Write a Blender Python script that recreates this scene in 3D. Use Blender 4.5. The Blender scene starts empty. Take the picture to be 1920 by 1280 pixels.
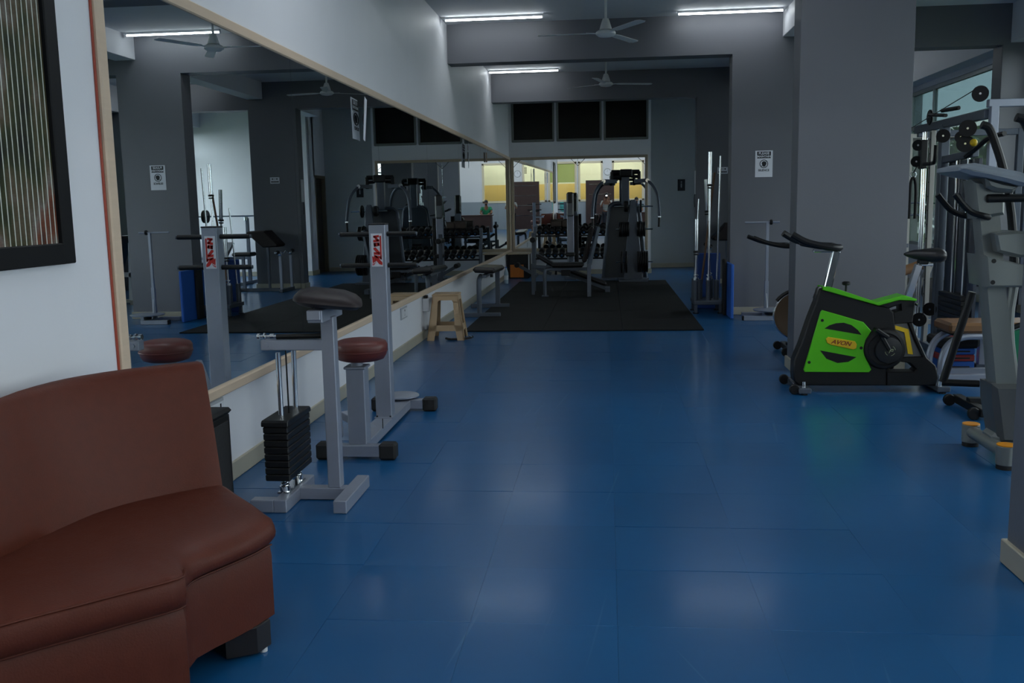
import bpy, math, random
from mathutils import Vector, Matrix
random.seed(7)
S = bpy.context.scene
COL = S.collection

# ------------------------------------------------------------------ camera
CAM_H = 1.40
F_PX, YAW, PITCH, ROLL = 1775.297, 0.101184084, 0.141532347, 0.0190294043
cy, sy, cp, sp = math.cos(YAW), math.sin(YAW), math.cos(PITCH), math.sin(PITCH)
cr, sr = math.cos(ROLL), math.sin(ROLL)
FWD = Vector((-sy * cp, cy * cp, -sp)); RX = Vector((cy, sy, 0)); DN = FWD.cross(RX)
RIGHT = RX * cr + DN * sr; DOWN = DN * cr - RX * sr
cam_d = bpy.data.cameras.new('camera'); cam = bpy.data.objects.new('camera', cam_d); COL.objects.link(cam)
cam_d.sensor_width = 36.0; cam_d.lens = F_PX * 36.0 / 1920.0; cam_d.clip_start = 0.05; cam_d.clip_end = 300
mw = Matrix.Identity(4)
for i in range(3):
    mw[i][0] = RIGHT[i]; mw[i][1] = -DOWN[i]; mw[i][2] = -FWD[i]
mw[0][3], mw[1][3], mw[2][3] = 0.0, 0.0, CAM_H
cam.matrix_world = mw
S.camera = cam

# ------------------------------------------------------------------ view, sky
S.view_settings.view_transform = 'Standard'; S.view_settings.look = 'None'
S.view_settings.gamma = 1.0; S.view_settings.use_curve_mapping = False
S.view_settings.exposure = -0.06
W = bpy.data.worlds.new('overcast_sky'); S.world = W; W.use_nodes = True
bg = W.node_tree.nodes['Background']
bg.inputs[0].default_value = (0.76, 0.86, 0.92, 1); bg.inputs[1].default_value = 7.5
TUBE_POWER, BAY_POWER, LOBBY_POWER = 26.0, 88.0, 170.0     # radiance of the far-bay tubes, set higher for unseen near-bay and lobby ones
S.cycles.sample_clamp_indirect = 4.0
S.cycles.use_adaptive_sampling = True; S.cycles.adaptive_threshold = 0.02
S.cycles.max_bounces = 7; S.cycles.glossy_bounces = 5; S.cycles.diffuse_bounces = 3; S.cycles.transparent_max_bounces = 16

# ------------------------------------------------------------------ materials
def lin(c):
    c = c / 255.0
    return c / 12.92 if c <= 0.04045 else ((c + 0.055) / 1.055) ** 2.4
def rgb(r, g, b): return (lin(r), lin(g), lin(b), 1.0)
MATS = {}
def mat(name, col, rough=0.5, metal=0.0, var=0.0, scale=8.0, bump=0.0, bscale=60.0, spec=0.5, coat=0.0, stretch=None, rvar=0.0):
    if name in MATS: return MATS[name]
    m = bpy.data.materials.new(name); m.use_nodes = True; nt = m.node_tree
    p = nt.nodes['Principled BSDF']
    p.inputs['Base Color'].default_value = col; p.inputs['Roughness'].default_value = rough
    p.inputs['Metallic'].default_value = metal; p.inputs['Specular IOR Level'].default_value = spec
    p.inputs['Coat Weight'].default_value = coat
    tc = nt.nodes.new('ShaderNodeTexCoord'); src = tc.outputs['Object']
    if stretch:
        mp = nt.nodes.new('ShaderNodeMapping'); mp.inputs['Scale'].default_value = stretch
        nt.links.new(src, mp.inputs[0]); src = mp.outputs[0]
    if var > 0 or rvar > 0:
        n = nt.nodes.new('ShaderNodeTexNoise'); n.inputs['Scale'].default_value = scale; n.inputs['Detail'].default_value = 4
        nt.links.new(src, n.inputs['Vector'])
        if var > 0:
            mx = nt.nodes.new('ShaderNodeMix'); mx.data_type = 'RGBA'
            mx.inputs[6].default_value = tuple(c * (1 - var) for c in col[:3]) + (1,)
            mx.inputs[7].default_value = tuple(min(1, c * (1 + var)) for c in col[:3]) + (1,)
            nt.links.new(n.outputs[0], mx.inputs[0]); nt.links.new(mx.outputs[2], p.inputs['Base Color'])
        if rvar > 0:
            mr = nt.nodes.new('ShaderNodeMapRange'); mr.inputs[3].default_value = max(0.02, rough - rvar); mr.inputs[4].default_value = rough + rvar
            nt.links.new(n.outputs[0], mr.inputs[0]); nt.links.new(mr.outputs[0], p.inputs['Roughness'])
    if bump > 0:
        b = nt.nodes.new('ShaderNodeTexNoise'); b.inputs['Scale'].default_value = bscale; b.inputs['Detail'].default_value = 3
        nt.links.new(src, b.inputs['Vector'])
        bn = nt.nodes.new('ShaderNodeBump'); bn.inputs['Strength'].default_value = bump; bn.inputs['Distance'].default_value = 0.01
        nt.links.new(b.outputs[0], bn.inputs['Height']); nt.links.new(bn.outputs[0], p.inputs['Normal'])
    MATS[name] = m
    return m
def emis(name, col, strength):
    m = bpy.data.materials.new(name); m.use_nodes = True; p = m.node_tree.nodes['Principled BSDF']
    p.inputs['Base Color'].default_value = (0.8, 0.8, 0.8, 1)
    p.inputs['Emission Color'].default_value = col; p.inputs['Emission Strength'].default_value = strength
    MATS[name] = m
    return m
def glass(name, tint, rough=0.0, refl=0.08):
    m = bpy.data.materials.new(name); m.use_nodes = True; nt = m.node_tree; nt.nodes.clear()
    o = nt.nodes.new('ShaderNodeOutputMaterial'); t = nt.nodes.new('ShaderNodeBsdfTransparent'); g = nt.nodes.new('ShaderNodeBsdfGlossy')
    g.inputs['Roughness'].default_value = rough; t.inputs[0].default_value = tint
    fr = nt.nodes.new('ShaderNodeLayerWeight'); pw = nt.nodes.new('ShaderNodeMath'); pw.operation = 'POWER'; pw.inputs[1].default_value = 4.0
    ma = nt.nodes.new('ShaderNodeMath'); ma.operation = 'MULTIPLY_ADD'; ma.inputs[1].default_value = .8; ma.inputs[2].default_value = .03
    nt.links.new(fr.outputs['Facing'], pw.inputs[0]); nt.links.new(pw.outputs[0], ma.inputs[0])
    mx = nt.nodes.new('ShaderNodeMixShader')
    nt.links.new(ma.outputs[0], mx.inputs[0]); nt.links.new(t.outputs[0], mx.inputs[1]); nt.links.new(g.outputs[0], mx.inputs[2])
    nt.links.new(mx.outputs[0], o.inputs[0]); MATS[name] = m
    return m

M_WHITE = mat('white_wall_paint', rgb(224, 225, 230), 0.55, var=0.03, scale=3, bump=0.04, bscale=90)
M_CEIL = mat('ceiling_paint', rgb(218, 221, 225), 0.7, var=0.03, scale=2, bump=0.03)
M_GREY = mat('grey_wall_paint', rgb(103, 105, 112), 0.5, var=0.04, scale=2, bump=0.05, bscale=70)
M_SKIRT = mat('beige_skirting_tile', rgb(172, 166, 148), 0.35, var=0.08, scale=6)
M_WOOD = mat('pale_wood_moulding', rgb(206, 184, 160), 0.5, var=0.1, scale=5, stretch=(8, .6, 8))
M_MIRROR = mat('mirror_silver', (0.80, 0.84, 0.845, 1), 0.0, 1.0)
M_STEEL = mat('silver_powder_coat', rgb(152, 158, 172), 0.38, 0.35, var=0.05, scale=20)
M_GSTEEL = mat('dark_grey_powder_coat', rgb(84, 92, 104), 0.4, 0.3, var=0.05, scale=20)
M_CHROME = mat('chrome', (0.75, 0.77, 0.8, 1), 0.12, 1.0)
M_BLACK = mat('black_plastic', rgb(20, 20, 22), 0.45, var=0.1, scale=30, spec=.35)
M_RUBBER = mat('black_rubber', rgb(30, 30, 31), 0.75, var=0.15, scale=40, bump=0.1)
M_IRON = mat('black_cast_iron', rgb(22, 22, 24), 0.42, 0.2, var=0.2, scale=30, bump=0.05)
M_VINYL = mat('dark_brown_vinyl', rgb(34, 25, 27), 0.5, var=0.1, scale=14, bump=0.05, bscale=40, spec=.3)
M_BVINYL = mat('black_vinyl', rgb(36, 34, 36), 0.38, var=0.1, scale=14, bump=0.05, bscale=40)
M_RED = mat('oxblood_vinyl', rgb(92, 38, 32), 0.42, var=0.12, scale=12, bump=0.04, bscale=30)
M_LEATHER = mat('brown_leather', rgb(84, 39, 27), 0.5, var=0.14, scale=26, bump=0.10, bscale=160, rvar=0.07, spec=.22)
M_CREAM = mat('cream_plastic', rgb(182, 154, 120), 0.45, var=0.04, scale=4)
M_PAPER = mat('white_paper', rgb(226, 228, 236), 0.7)
M_INK = mat('black_ink', rgb(24, 26, 34), 0.6)
M_REDINK = mat('red_ink', rgb(200, 40, 34), 0.5)
M_WPLAST = mat('white_plastic', rgb(214, 216, 220), 0.4)
M_GREEN = mat('lime_green_plastic', rgb(86, 190, 24), 0.35, var=0.03, scale=5)
M_YELLOW = mat('yellow_plastic', rgb(222, 184, 30), 0.4)
M_ORANGE = mat('orange_plastic', rgb(235, 150, 20), 0.42)
M_SILVER = mat('silver_plastic', rgb(124, 128, 126), 0.36, 0.25, var=0.03, scale=10)
M_BLUE = mat('blue_foam', rgb(30, 92, 180), 0.6, var=0.05)
M_ALU = mat('window_aluminium', rgb(178, 184, 182), 0.4, 0.2)
M_TUBE = emis('tube_diffuser', (0.90, 0.97, 1.0, 1), TUBE_POWER); M_TUBE2 = emis('bright_tube_diffuser', (0.88, 0.95, 1.0, 1), BAY_POWER); M_TUBE3 = emis('lobby_tube_diffuser', (0.96, 1.0, .97, 1), LOBBY_POWER)

# ------------------------------------------------------------------ geometry helpers
class MB:
    """collects shapes; build() links them as one mesh object"""
    def __init__(s, off=(0, 0, 0)): s.v = []; s.f = []; s.o = Vector(off)
    def add(s, vs, fs):
        n = len(s.v); s.v += [Vector(v) for v in vs]; s.f += [tuple(i + n for i in f) for f in fs]; return s
    def box(s, c, d, rot=(0, 0, 0), b=0.0):
        hx, hy, hz = d[0] / 2, d[1] / 2, d[2] / 2
        b = min(b, hx * .9, hy * .9, hz * .9); vs = []; fs = []
        R = Matrix.Rotation(rot[2], 3, 'Z') @ Matrix.Rotation(rot[1], 3, 'Y') @ Matrix.Rotation(rot[0], 3, 'X') if any(rot) else None
        if b <= 0:
            for x in (-hx, hx):
                for y in (-hy, hy):
                    for z in (-hz, hz): vs.append(Vector((x, y, z)))
            fs = [(0, 1, 3, 2), (4, 6, 7, 5), (0, 4, 5, 1), (2, 3, 7, 6), (0, 2, 6, 4), (1, 5, 7, 3)]
        else:
            idx = {}
            for sx in (-1, 1):
                for sy_ in (-1, 1):
                    for sz in (-1, 1):
                        for a in range(3):
                            p = [sx * hx, sy_ * hy, sz * hz]
                            for k in range(3):
                                if k != a: p[k] -= (sx, sy_, sz)[k] * b
                            idx[(sx, sy_, sz, a)] = len(vs); vs.append(Vector(p))
            for a in range(3):
                u, w = (a + 1) % 3, (a + 2) % 3
                for sg in (-1, 1):
                    q = []
                    for (su, sw) in ((-1, -1), (1, -1), (1, 1), (-1, 1)):
                        k = [0, 0, 0]; k[a] = sg; k[u] = su; k[w] = sw; q.append(idx[(k[0], k[1], k[2], a)])
                    fs.append(tuple(q) if sg > 0 else tuple(reversed(q)))
                for su in (-1, 1):
                    for sw in (-1, 1):
                        def ix(ax, sa):
                            k = [0, 0, 0]; k[a] = sa; k[u] = su; k[w] = sw; return idx[(k[0], k[1], k[2], ax)]
                        q = (ix(u, -1), ix(u, 1), ix(w, 1), ix(w, -1))
                        fs.append(q if su * sw > 0 else tuple(reversed(q)))
            for sx in (-1, 1):
                for sy_ in (-1, 1):
                    for sz in (-1, 1):
                        q = tuple(idx[(sx, sy_, sz, a)] for a in range(3))
                        fs.append(q if sx * sy_ * sz > 0 else tuple(reversed(q)))
        c = Vector(c)
        return s.add([(R @ p if R else p) + c for p in vs], fs)
    def b2(s, lo, hi, b=0.0):
        lo, hi = Vector(lo), Vector(hi); return s.box((lo + hi) / 2, hi - lo, b=b)
    def bar(s, p0, p1, w, h, b=0.004, up=(0, 0, 1)):
        """rectangular bar from p0 to p1: w across, h along up"""
        p0, p1 = Vector(p0), Vector(p1); d = p1 - p0; L = d.length; d.normalize(); up = Vector(up)
        if abs(d.dot(up)) > .98: up = Vector((0, 1, 0)) if abs(d.y) < .9 else Vector((1, 0, 0))
        x = d.cross(up).normalized(); u = x.cross(d)
        t = MB(); t.box((0, 0, 0), (w, L, h), b=b); m = (p0 + p1) / 2
        return s.add([m + x * v.x + d * v.y + u * v.z for v in t.v], t.f)
    def ring(s, c, r, ax, n, ry=None):
        ax = Vector(ax).normalized(); t = Vector((0, 0, 1)) if abs(ax.z) < .9 else Vector((1, 0, 0))
        x = t.cross(ax).normalized(); y = ax.cross(x); ry = ry or r
        return [Vector(c) + x * (r * math.cos(2 * math.pi * k / n)) + y * (ry * math.sin(2 * math.pi * k / n)) for k in range(n)]
    def loft(s, rings, closed=True, cap=True):
        n = len(rings[0]); vs = [v for r in rings for v in r]; fs = []
        for i in range(len(rings) - 1):
            for k in range(n if closed else n - 1):
                a, b = i * n + k, i * n + (k + 1) % n; fs.append((a, b, b + n, a + n))
        if cap and closed:
            fs.append(tuple(reversed(range(n)))); fs.append(tuple((len(rings) - 1) * n + k for k in range(n)))
        return s.add(vs, fs)
    def cyl(s, p0, p1, r0, r1=None, n=16, b=0.0):
        p0, p1 = Vector(p0), Vector(p1); d = (p1 - p0); L = d.length; d = d.normalized(); r1 = r0 if r1 is None else r1
        if b > 0:
            b = min(b, L * .45, r0 * .8, r1 * .8)
            rs = [(0, r0 - b), (b, r0), (L - b, r1), (L, r1 - b)]
        else: rs = [(0, r0), (L, r1)]
        return s.loft([s.ring(p0 + d * t, r, d, n) for t, r in rs])
    def lathe(s, prof, o=(0, 0, 0), ax=(0, 0, 1), n=24):
        o = Vector(o); ax = Vector(ax).normalized()
        return s.loft([s.ring(o + ax * z, max(r, 1e-4), ax, n) for r, z in prof])
    def tube(s, pts, r, n=10, sm=0, rr=None):
        pts = [Vector(p) for p in pts]
        if sm:
            q = []
            P = [pts[0] * 2 - pts[1]] + pts + [pts[-1] * 2 - pts[-2]]
            for i in range(1, len(P) - 2):
                for k in range(sm):
                    t = k / sm; a, b, c, d = P[i - 1], P[i], P[i + 1], P[i + 2]
                    q.append(.5 * ((2 * b) + (c - a) * t + (2 * a - 5 * b + 4 * c - d) * t * t + (3 * b - a - 3 * c + d) * t ** 3))
            q.append(pts[-1]); pts = q
        rings = []; m = len(pts)
        d0 = (pts[1] - pts[0]).normalized(); t = Vector((0, 0, 1)) if abs(d0.z) < .9 else Vector((1, 0, 0)); x = t.cross(d0).normalized()
        for i, p in enumerate(pts):
            d = (pts[min(i + 1, m - 1)] - pts[max(i - 1, 0)]).normalized()
            x = (x - d * x.dot(d)).normalized(); y = d.cross(x)
            R = r if rr is None else rr(i / (m - 1))
            rings.append([p + x * (R * math.cos(2 * math.pi * k / n)) + y * (R * math.sin(2 * math.pi * k / n)) for k in range(n)])
        return s.loft(rings)
    def prism(s, out, fn, t0, t1, b=0.0):
        """extrude a 2-D outline; fn(u, v, t) -> point; optional rim chamfer b"""
        n = len(out)
        if b > 0:
            cx = sum(p[0] for p in out) / n; cz = sum(p[1] for p in out) / n; ins = []
            for i in range(n):
                a, p, c = Vector(out[i - 1]), Vector(out[i]), Vector(out[(i + 1) % n])
                e1 = (p - a); e2 = (c - p); e1 = e1.normalized() if e1.length > 1e-9 else e2.normalized(); e2 = e2.normalized() if e2.length > 1e-9 else e1
                nn = Vector((-(e1.y + e2.y), e1.x + e2.x)); nn = nn.normalized() if nn.length > 1e-6 else Vector((-e1.y, e1.x)); ins.append((p.x, p.y, nn.x, nn.y))
            area = sum(out[i - 1][0] * out[i][1] - out[i][0] * out[i - 1][1] for i in range(n)); sg = 1 if area > 0 else -1
            inn = [(q[0] + sg * q[2] * b, q[1] + sg * q[3] * b) for q in ins]; sgn = 1 if t1 > t0 else -1
            rings = [[fn(u, v, t0) for u, v in inn], [fn(u, v, t0 + sgn * b) for u, v in out], [fn(u, v, t1 - sgn * b) for u, v in out], [fn(u, v, t1) for u, v in inn]]
        else: rings = [[fn(u, v, t0) for u, v in out], [fn(u, v, t1) for u, v in out]]
        return s.loft(rings)
    def ell(s, c, rx, ry, rz, n=16, m=10):
        c = Vector(c); rings = []
        for i in range(m + 1):
            a = -math.pi / 2 + math.pi * i / m; k = max(math.cos(a), 1e-3)
            rings.append([c + Vector((rx * k * math.cos(2 * math.pi * j / n), ry * k * math.sin(2 * math.pi * j / n), rz * math.sin(a))) for j in range(n)])
        return s.loft(rings)
    def torus(s, c, ax, R, r, n=28, m=8, a0=0, a1=2 * math.pi):
        pr = MB().ring(c, R, ax, n); full = abs(a1 - a0 - 2 * math.pi) < 1e-6
        ax = Vector(ax).normalized(); c = Vector(c); base = MB().ring((0, 0, 0), 1, ax, 4); x, y = base[0], base[1]
        rings = []
        for k in range(n + 1):
            a = a0 + (a1 - a0) * k / n; d = x * math.cos(a) + y * math.sin(a)
            rings.append([c + d * (R + r * math.cos(2 * math.pi * j / m)) + ax * (r * math.sin(2 * math.pi * j / m)) for j in range(m)])
        return s.loft(rings, cap=not full)
    def mesh(s, name, m, smooth=35):
        me = bpy.data.meshes.new(name); me.from_pydata([tuple(v - s.o) for v in s.v], [], s.f)
        import bmesh
        bm = bmesh.new(); bm.from_mesh(me); bmesh.ops.recalc_face_normals(bm, faces=bm.faces); bm.to_mesh(me); bm.free()
        if smooth:
            me.polygons.foreach_set('use_smooth', [True] * len(me.polygons)); me.set_sharp_from_angle(angle=math.radians(smooth))
        if m: me.materials.append(m)
        return me
    def build(s, name, m, parent=None, label=None, smooth=35):
        o = bpy.data.objects.new(name, s.mesh(name, m, smooth)); COL.objects.link(o)
        if parent: o.parent = parent
        if label: o['label'] = label
        return o
def thing(name, label, cat, loc=(0, 0, 0), rz=0.0, group=None, kind=None):
    o = bpy.data.objects.new(name, None); COL.objects.link(o); o.location = loc; o.rotation_euler = (0, 0, rz); o.empty_display_size = .1
    return tag(o, label, cat, group, kind)
def tag(o, label, cat, group=None, kind=None):
    o['label'] = label; o['category'] = cat
    if group: o['group'] = group
    if kind: o['kind'] = kind
    return o
def struct(name, mb, m, parent=None, label=None, smooth=35):
    o = mb.build(name, m, parent, label, smooth)
    if not parent: o['kind'] = 'structure'
    return o
def copy_tree(o, parent=None, label=None):
    c = o.copy(); COL.objects.link(c); c.parent = parent
    if label: c['label'] = label
    for ch in list(o.children): copy_tree(ch, c)
    return c
def text_mesh(txt, size, m, name, parent, loc, rot, extrude=0.0004, align='CENTER', shear=0.0, bold=0.0, sx=1.0):
    cu = bpy.data.curves.new(name, 'FONT'); cu.body = txt; cu.size = size; cu.align_x = align; cu.align_y = 'CENTER'
    cu.extrude = extrude; cu.shear = shear; cu.offset = bold; cu.resolution_u = 3
    t = bpy.data.objects.new(name, cu); COL.objects.link(t)
    me = bpy.data.meshes.new_from_object(t.evaluated_get(bpy.context.evaluated_depsgraph_get()))
    bpy.data.objects.remove(t); bpy.data.curves.remove(cu)
    me.materials.clear(); me.materials.append(m)
    o = bpy.data.objects.new(name, me); COL.objects.link(o); o.parent = parent; o.location = loc; o.rotation_euler = rot; o.scale = (sx, 1, 1)
    return o
PI = math.pi
# ------------------------------------------------------------------ the room
XW, CEIL, BZ = -1.97, 3.65, 3.18
XR = 5.0                       # window wall
YB = -4.0                      # wall behind the photographer
# floor: screed slab, then 50 cm vinyl tiles
fl = struct('floor', MB().b2((-5.2, -5.6, -0.12), (5.2, 22.0, -0.010)), mat('screed', rgb(60, 66, 72), 0.8, var=.1))
def floor_mat():
    m = bpy.data.materials.new('blue_vinyl_tile'); m.use_nodes = True; nt = m.node_tree; p = nt.nodes['Principled BSDF']; L = nt.links.new
    geo = nt.nodes.new('ShaderNodeNewGeometry'); oi = nt.nodes.new('ShaderNodeObjectInfo')
    n1 = nt.nodes.new('ShaderNodeTexNoise'); n1.inputs['Scale'].default_value = 1.6; n1.inputs['Detail'].default_value = 5; L(geo.outputs['Position'], n1.inputs['Vector'])
    cr_ = nt.nodes.new('ShaderNodeMix'); cr_.data_type = 'RGBA'; cr_.inputs[6].default_value = rgb(22, 78, 126); cr_.inputs[7].default_value = rgb(28, 92, 142)
    L(n1.outputs[0], cr_.inputs[0])
    # per-tile tone
    hv = nt.nodes.new('ShaderNodeHueSaturation'); mr = nt.nodes.new('ShaderNodeMapRange'); mr.inputs[3].default_value = .94; mr.inputs[4].default_value = 1.06
    L(oi.outputs['Random'], mr.inputs[0]); L(mr.outputs[0], hv.inputs['Value']); L(cr_.outputs[2], hv.inputs['Color'])
    # scuffs: long thin pale scratches, two directions
    last = hv.outputs[0]
    for ang, sc, th in ((0.12, (26, 0.55, 1), .73), (-0.35, (30, 0.7, 1), .745)):
        mp = nt.nodes.new('ShaderNodeMapping'); mp.inputs['Rotation'].default_value = (0, 0, ang); L(geo.outputs['Position'], mp.inputs[0])
        m2 = nt.nodes.new('ShaderNodeMapping'); m2.inputs['Scale'].default_value = sc; L(mp.outputs[0], m2.inputs[0])
        n = nt.nodes.new('ShaderNodeTexNoise'); n.inputs['Scale'].default_value = 1.0; n.inputs['Detail'].default_value = 1; L(m2.outputs[0], n.inputs['Vector'])
        rp = nt.nodes.new('ShaderNodeMapRange'); rp.inputs[1].default_value = th; rp.inputs[2].default_value = th + .05; rp.inputs[4].default_value = .22; L(n.outputs[0], rp.inputs[0])
        mx = nt.nodes.new('ShaderNodeMix'); mx.data_type = 'RGBA'; mx.inputs[7].default_value = rgb(96, 140, 178)
        L(rp.outputs[0], mx.inputs[0]); L(last, mx.inputs[6]); last = mx.outputs[2]
    L(last, p.inputs['Base Color'])
    n3 = nt.nodes.new('ShaderNodeTexNoise'); n3.inputs['Scale'].default_value = 9; n3.inputs['Detail'].default_value = 6; L(geo.outputs['Position'], n3.inputs['Vector'])
    r3 = nt.nodes.new('ShaderNodeMapRange'); r3.inputs[3].default_value = .278; r3.inputs[4].default_value = .31; L(n3.outputs[0], r3.inputs[0]); L(r3.outputs[0], p.inputs['Roughness'])
    n4 = nt.nodes.new('ShaderNodeTexNoise'); n4.inputs['Scale'].default_value = 3.5; n4.inputs['Detail'].default_value = 3; L(geo.outputs['Position'], n4.inputs['Vector'])
    bn = nt.nodes.new('ShaderNodeBump'); bn.inputs['Strength'].default_value = .05; bn.inputs['Distance'].default_value = .02; L(n4.outputs[0], bn.inputs['Height']); L(bn.outputs[0], p.inputs['Normal'])
    p.inputs['Specular IOR Level'].default_value = .30; p.inputs['Coat Weight'].default_value = .16; p.inputs['Coat Roughness'].default_value = .13
    return m
M_FLOOR = floor_mat()
def tile_mb(): return MB().box((0, 0, -.005), (.4996, .4996, .010), b=.0005)
tile_me = tile_mb().mesh('floor_tile', M_FLOOR)
rest = MB(); tv = tile_mb()
for i in range(-10, 10):
    for j in range(-10, 43):
        x, y = .03 + .5 * i + .25, .03 + .5 * j + .25
        if y < YB - .2 or x > 5.05 or x < -5.05 or (x < XW and y > .1): continue
        if (x > XW and x < 2.03 and 2.03 < y < 20.03) or (2.03 < x < 3.03 and 5.03 < y < 8.03):
            o = bpy.data.objects.new('floor_tile', tile_me); COL.objects.link(o); o.location = (x, y, -.0008); o.parent = fl; o.rotation_euler = (random.uniform(-.003, .003), random.uniform(-.003, .003), 0)
        else: rest.add([v + Vector((x, y, 0)) for v in tv.v], tv.f)
r_ = rest.build('floor_tile_remainder', M_FLOOR, fl, 'blue vinyl floor tiles further off'); r_['kind'] = 'stuff'

struct('ceiling', MB().b2((-5.2, -5.6, CEIL), (5.3, 22.2, CEIL + .15)), M_CEIL)
struct('wall_left', MB().b2((XW - .15, .10, -.12), (XW, 19.65, CEIL + .02)), M_WHITE)
# far wall with the three transom lights: built as strips round the openings
fw = MB(); YF = 19.5
TRX = ((-1.90, -1.05), (-.99, -.10), (-.04, .83)); TZ0, TZ1 = 2.70, 3.48
fw.b2((XW - .15, YF, -.12), (.89, YF + .15, TZ0)); fw.b2((XW - .15, YF, TZ1), (.89, YF + .15, CEIL))
for a, b in ((XW - .15, TRX[0][0]), (TRX[0][1], TRX[1][0]), (TRX[1][1], TRX[2][0]), (TRX[2][1], .89)): fw.b2((a, YF + .002, TZ0 - .001), (b, YF + .148, TZ1 + .001))
fw.b2((.75, YF + .1, -.12), (.89, 21.25, CEIL))
struct('wall_far', fw, M_WHITE)
M_DKGLASS = mat('dark_transom_glass', rgb(16, 18, 18), .25, spec=.3)
for k, (a, b) in enumerate(TRX):
    w = struct('window_%d' % (k + 1), MB().b2((a + .03, YF + .05, TZ0 + .03), (b - .03, YF + .06, TZ1 - .03)), M_DKGLASS)
    f = MB(); t = .03
    f.b2((a - .01, YF - .015, TZ0 - .01), (a + t, YF + .08, TZ1 + .01), .003); f.b2((b - t, YF - .015, TZ0 - .01), (b + .01, YF + .08, TZ1 + .01), .003)
    f.b2((a, YF - .015, TZ0 - .02), (b, YF + .08, TZ0 + t), .003); f.b2((a, YF - .015, TZ1 - t), (b, YF + .08, TZ1 + .02), .003)
    f.build('window_frame', mat('window_frame_grey', rgb(120, 124, 122), .5), w)
# passage beyond, white end wall of the window bay
struct('wall_passage', MB().b2((.6, 21.25, -.12), (2.6, 21.4, CEIL)), mat('pale_grey_wall_paint', rgb(176, 182, 182), .55, var=.03, scale=2))
pw = MB(); pw.b2((2.43, 20.0, -.12), (XR + .2, 20.15, CEIL)); pw.b2((2.43, 20.1, -.12), (2.58, 20.5, CEIL)); pw.b2((2.43, 20.4, 2.12), (2.58, 21.3, CEIL)); pw.b2((2.45, 21.2, -.12), (2.58, 21.3, 2.2))
struct('wall_end', pw, M_WHITE)
d = struct('door_1', MB().b2((2.50, 20.5, 0.0), (2.54, 21.2, 2.12), .003), mat('dark_brown_door', rgb(52, 44, 38), .5, var=.1, stretch=(6, 6, .7)))
f = MB(); f.b2((2.42, 20.47, 0), (2.50, 20.53, 2.15), .004); f.b2((2.42, 21.17, 0), (2.50, 21.24, 2.15), .004); f.b2((2.42, 20.47, 2.09), (2.50, 21.24, 2.16), .004)
f.build('door_frame', mat('brown_door_frame', rgb(110, 98, 78), .5, var=.1), d)
MB().cyl((2.50, 20.58, 1.0), (2.45, 20.58, 1.0), .012).build('door_handle', M_CHROME, d)

# columns and beams
cols = {'near': (3.40, 3.67), 'middle': (7.92, 8.19), 'second': (12.07, 12.35), 'third': (16.65, 16.93)}
for n, (a, b) in cols.items():
    c = struct('column_' + n, MB().b2((1.53, a, -.02), (2.40, b, CEIL + .01), .0015), M_GREY)
    k = MB(); k.b2((1.512, a - .018, 0), (2.418, b + .018, .095), .004); k.build('column_skirting', M_SKIRT, c)
for k, (a, b) in enumerate(list(cols.values()) + [(-.9, -.62)]):
    bm_ = MB(); bm_.b2((XW + .001, a + .0003, BZ), (1.535, b - .001, CEIL + .02)); bm_.b2((2.395, a + .001, BZ), (XR + .1, b - .001, CEIL + .02))
    if k == 4: bm_.b2((1.5, a, BZ), (2.42, b, CEIL + .02))
    struct('beam_' + ('near', 'middle', 'second', 'third', 'rear')[k], bm_, M_GREY)
ys = [(-4.0, -.9), (-.62, 3.40), (3.67, 7.92), (8.19, 12.07), (12.35, 16.65), (16.93, 20.0)]
for k, (a, b) in enumerate(ys):
    struct('beam_inner_%d' % (k + 1), MB().b2((2.12, a, 3.36), (2.398, b, CEIL + .02), .004), M_WHITE)
    struct('beam_outer_%d' % (k + 1), MB().b2((4.75, a, 3.20), (XR + .12, b, CEIL + .02), .004), M_WHITE)
for n, (a, b) in cols.items():
    struct('column_outer_' + n, MB().b2((4.66, a, -.02), (XR + .12, b, CEIL + .01), .006), M_GREY)
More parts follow.
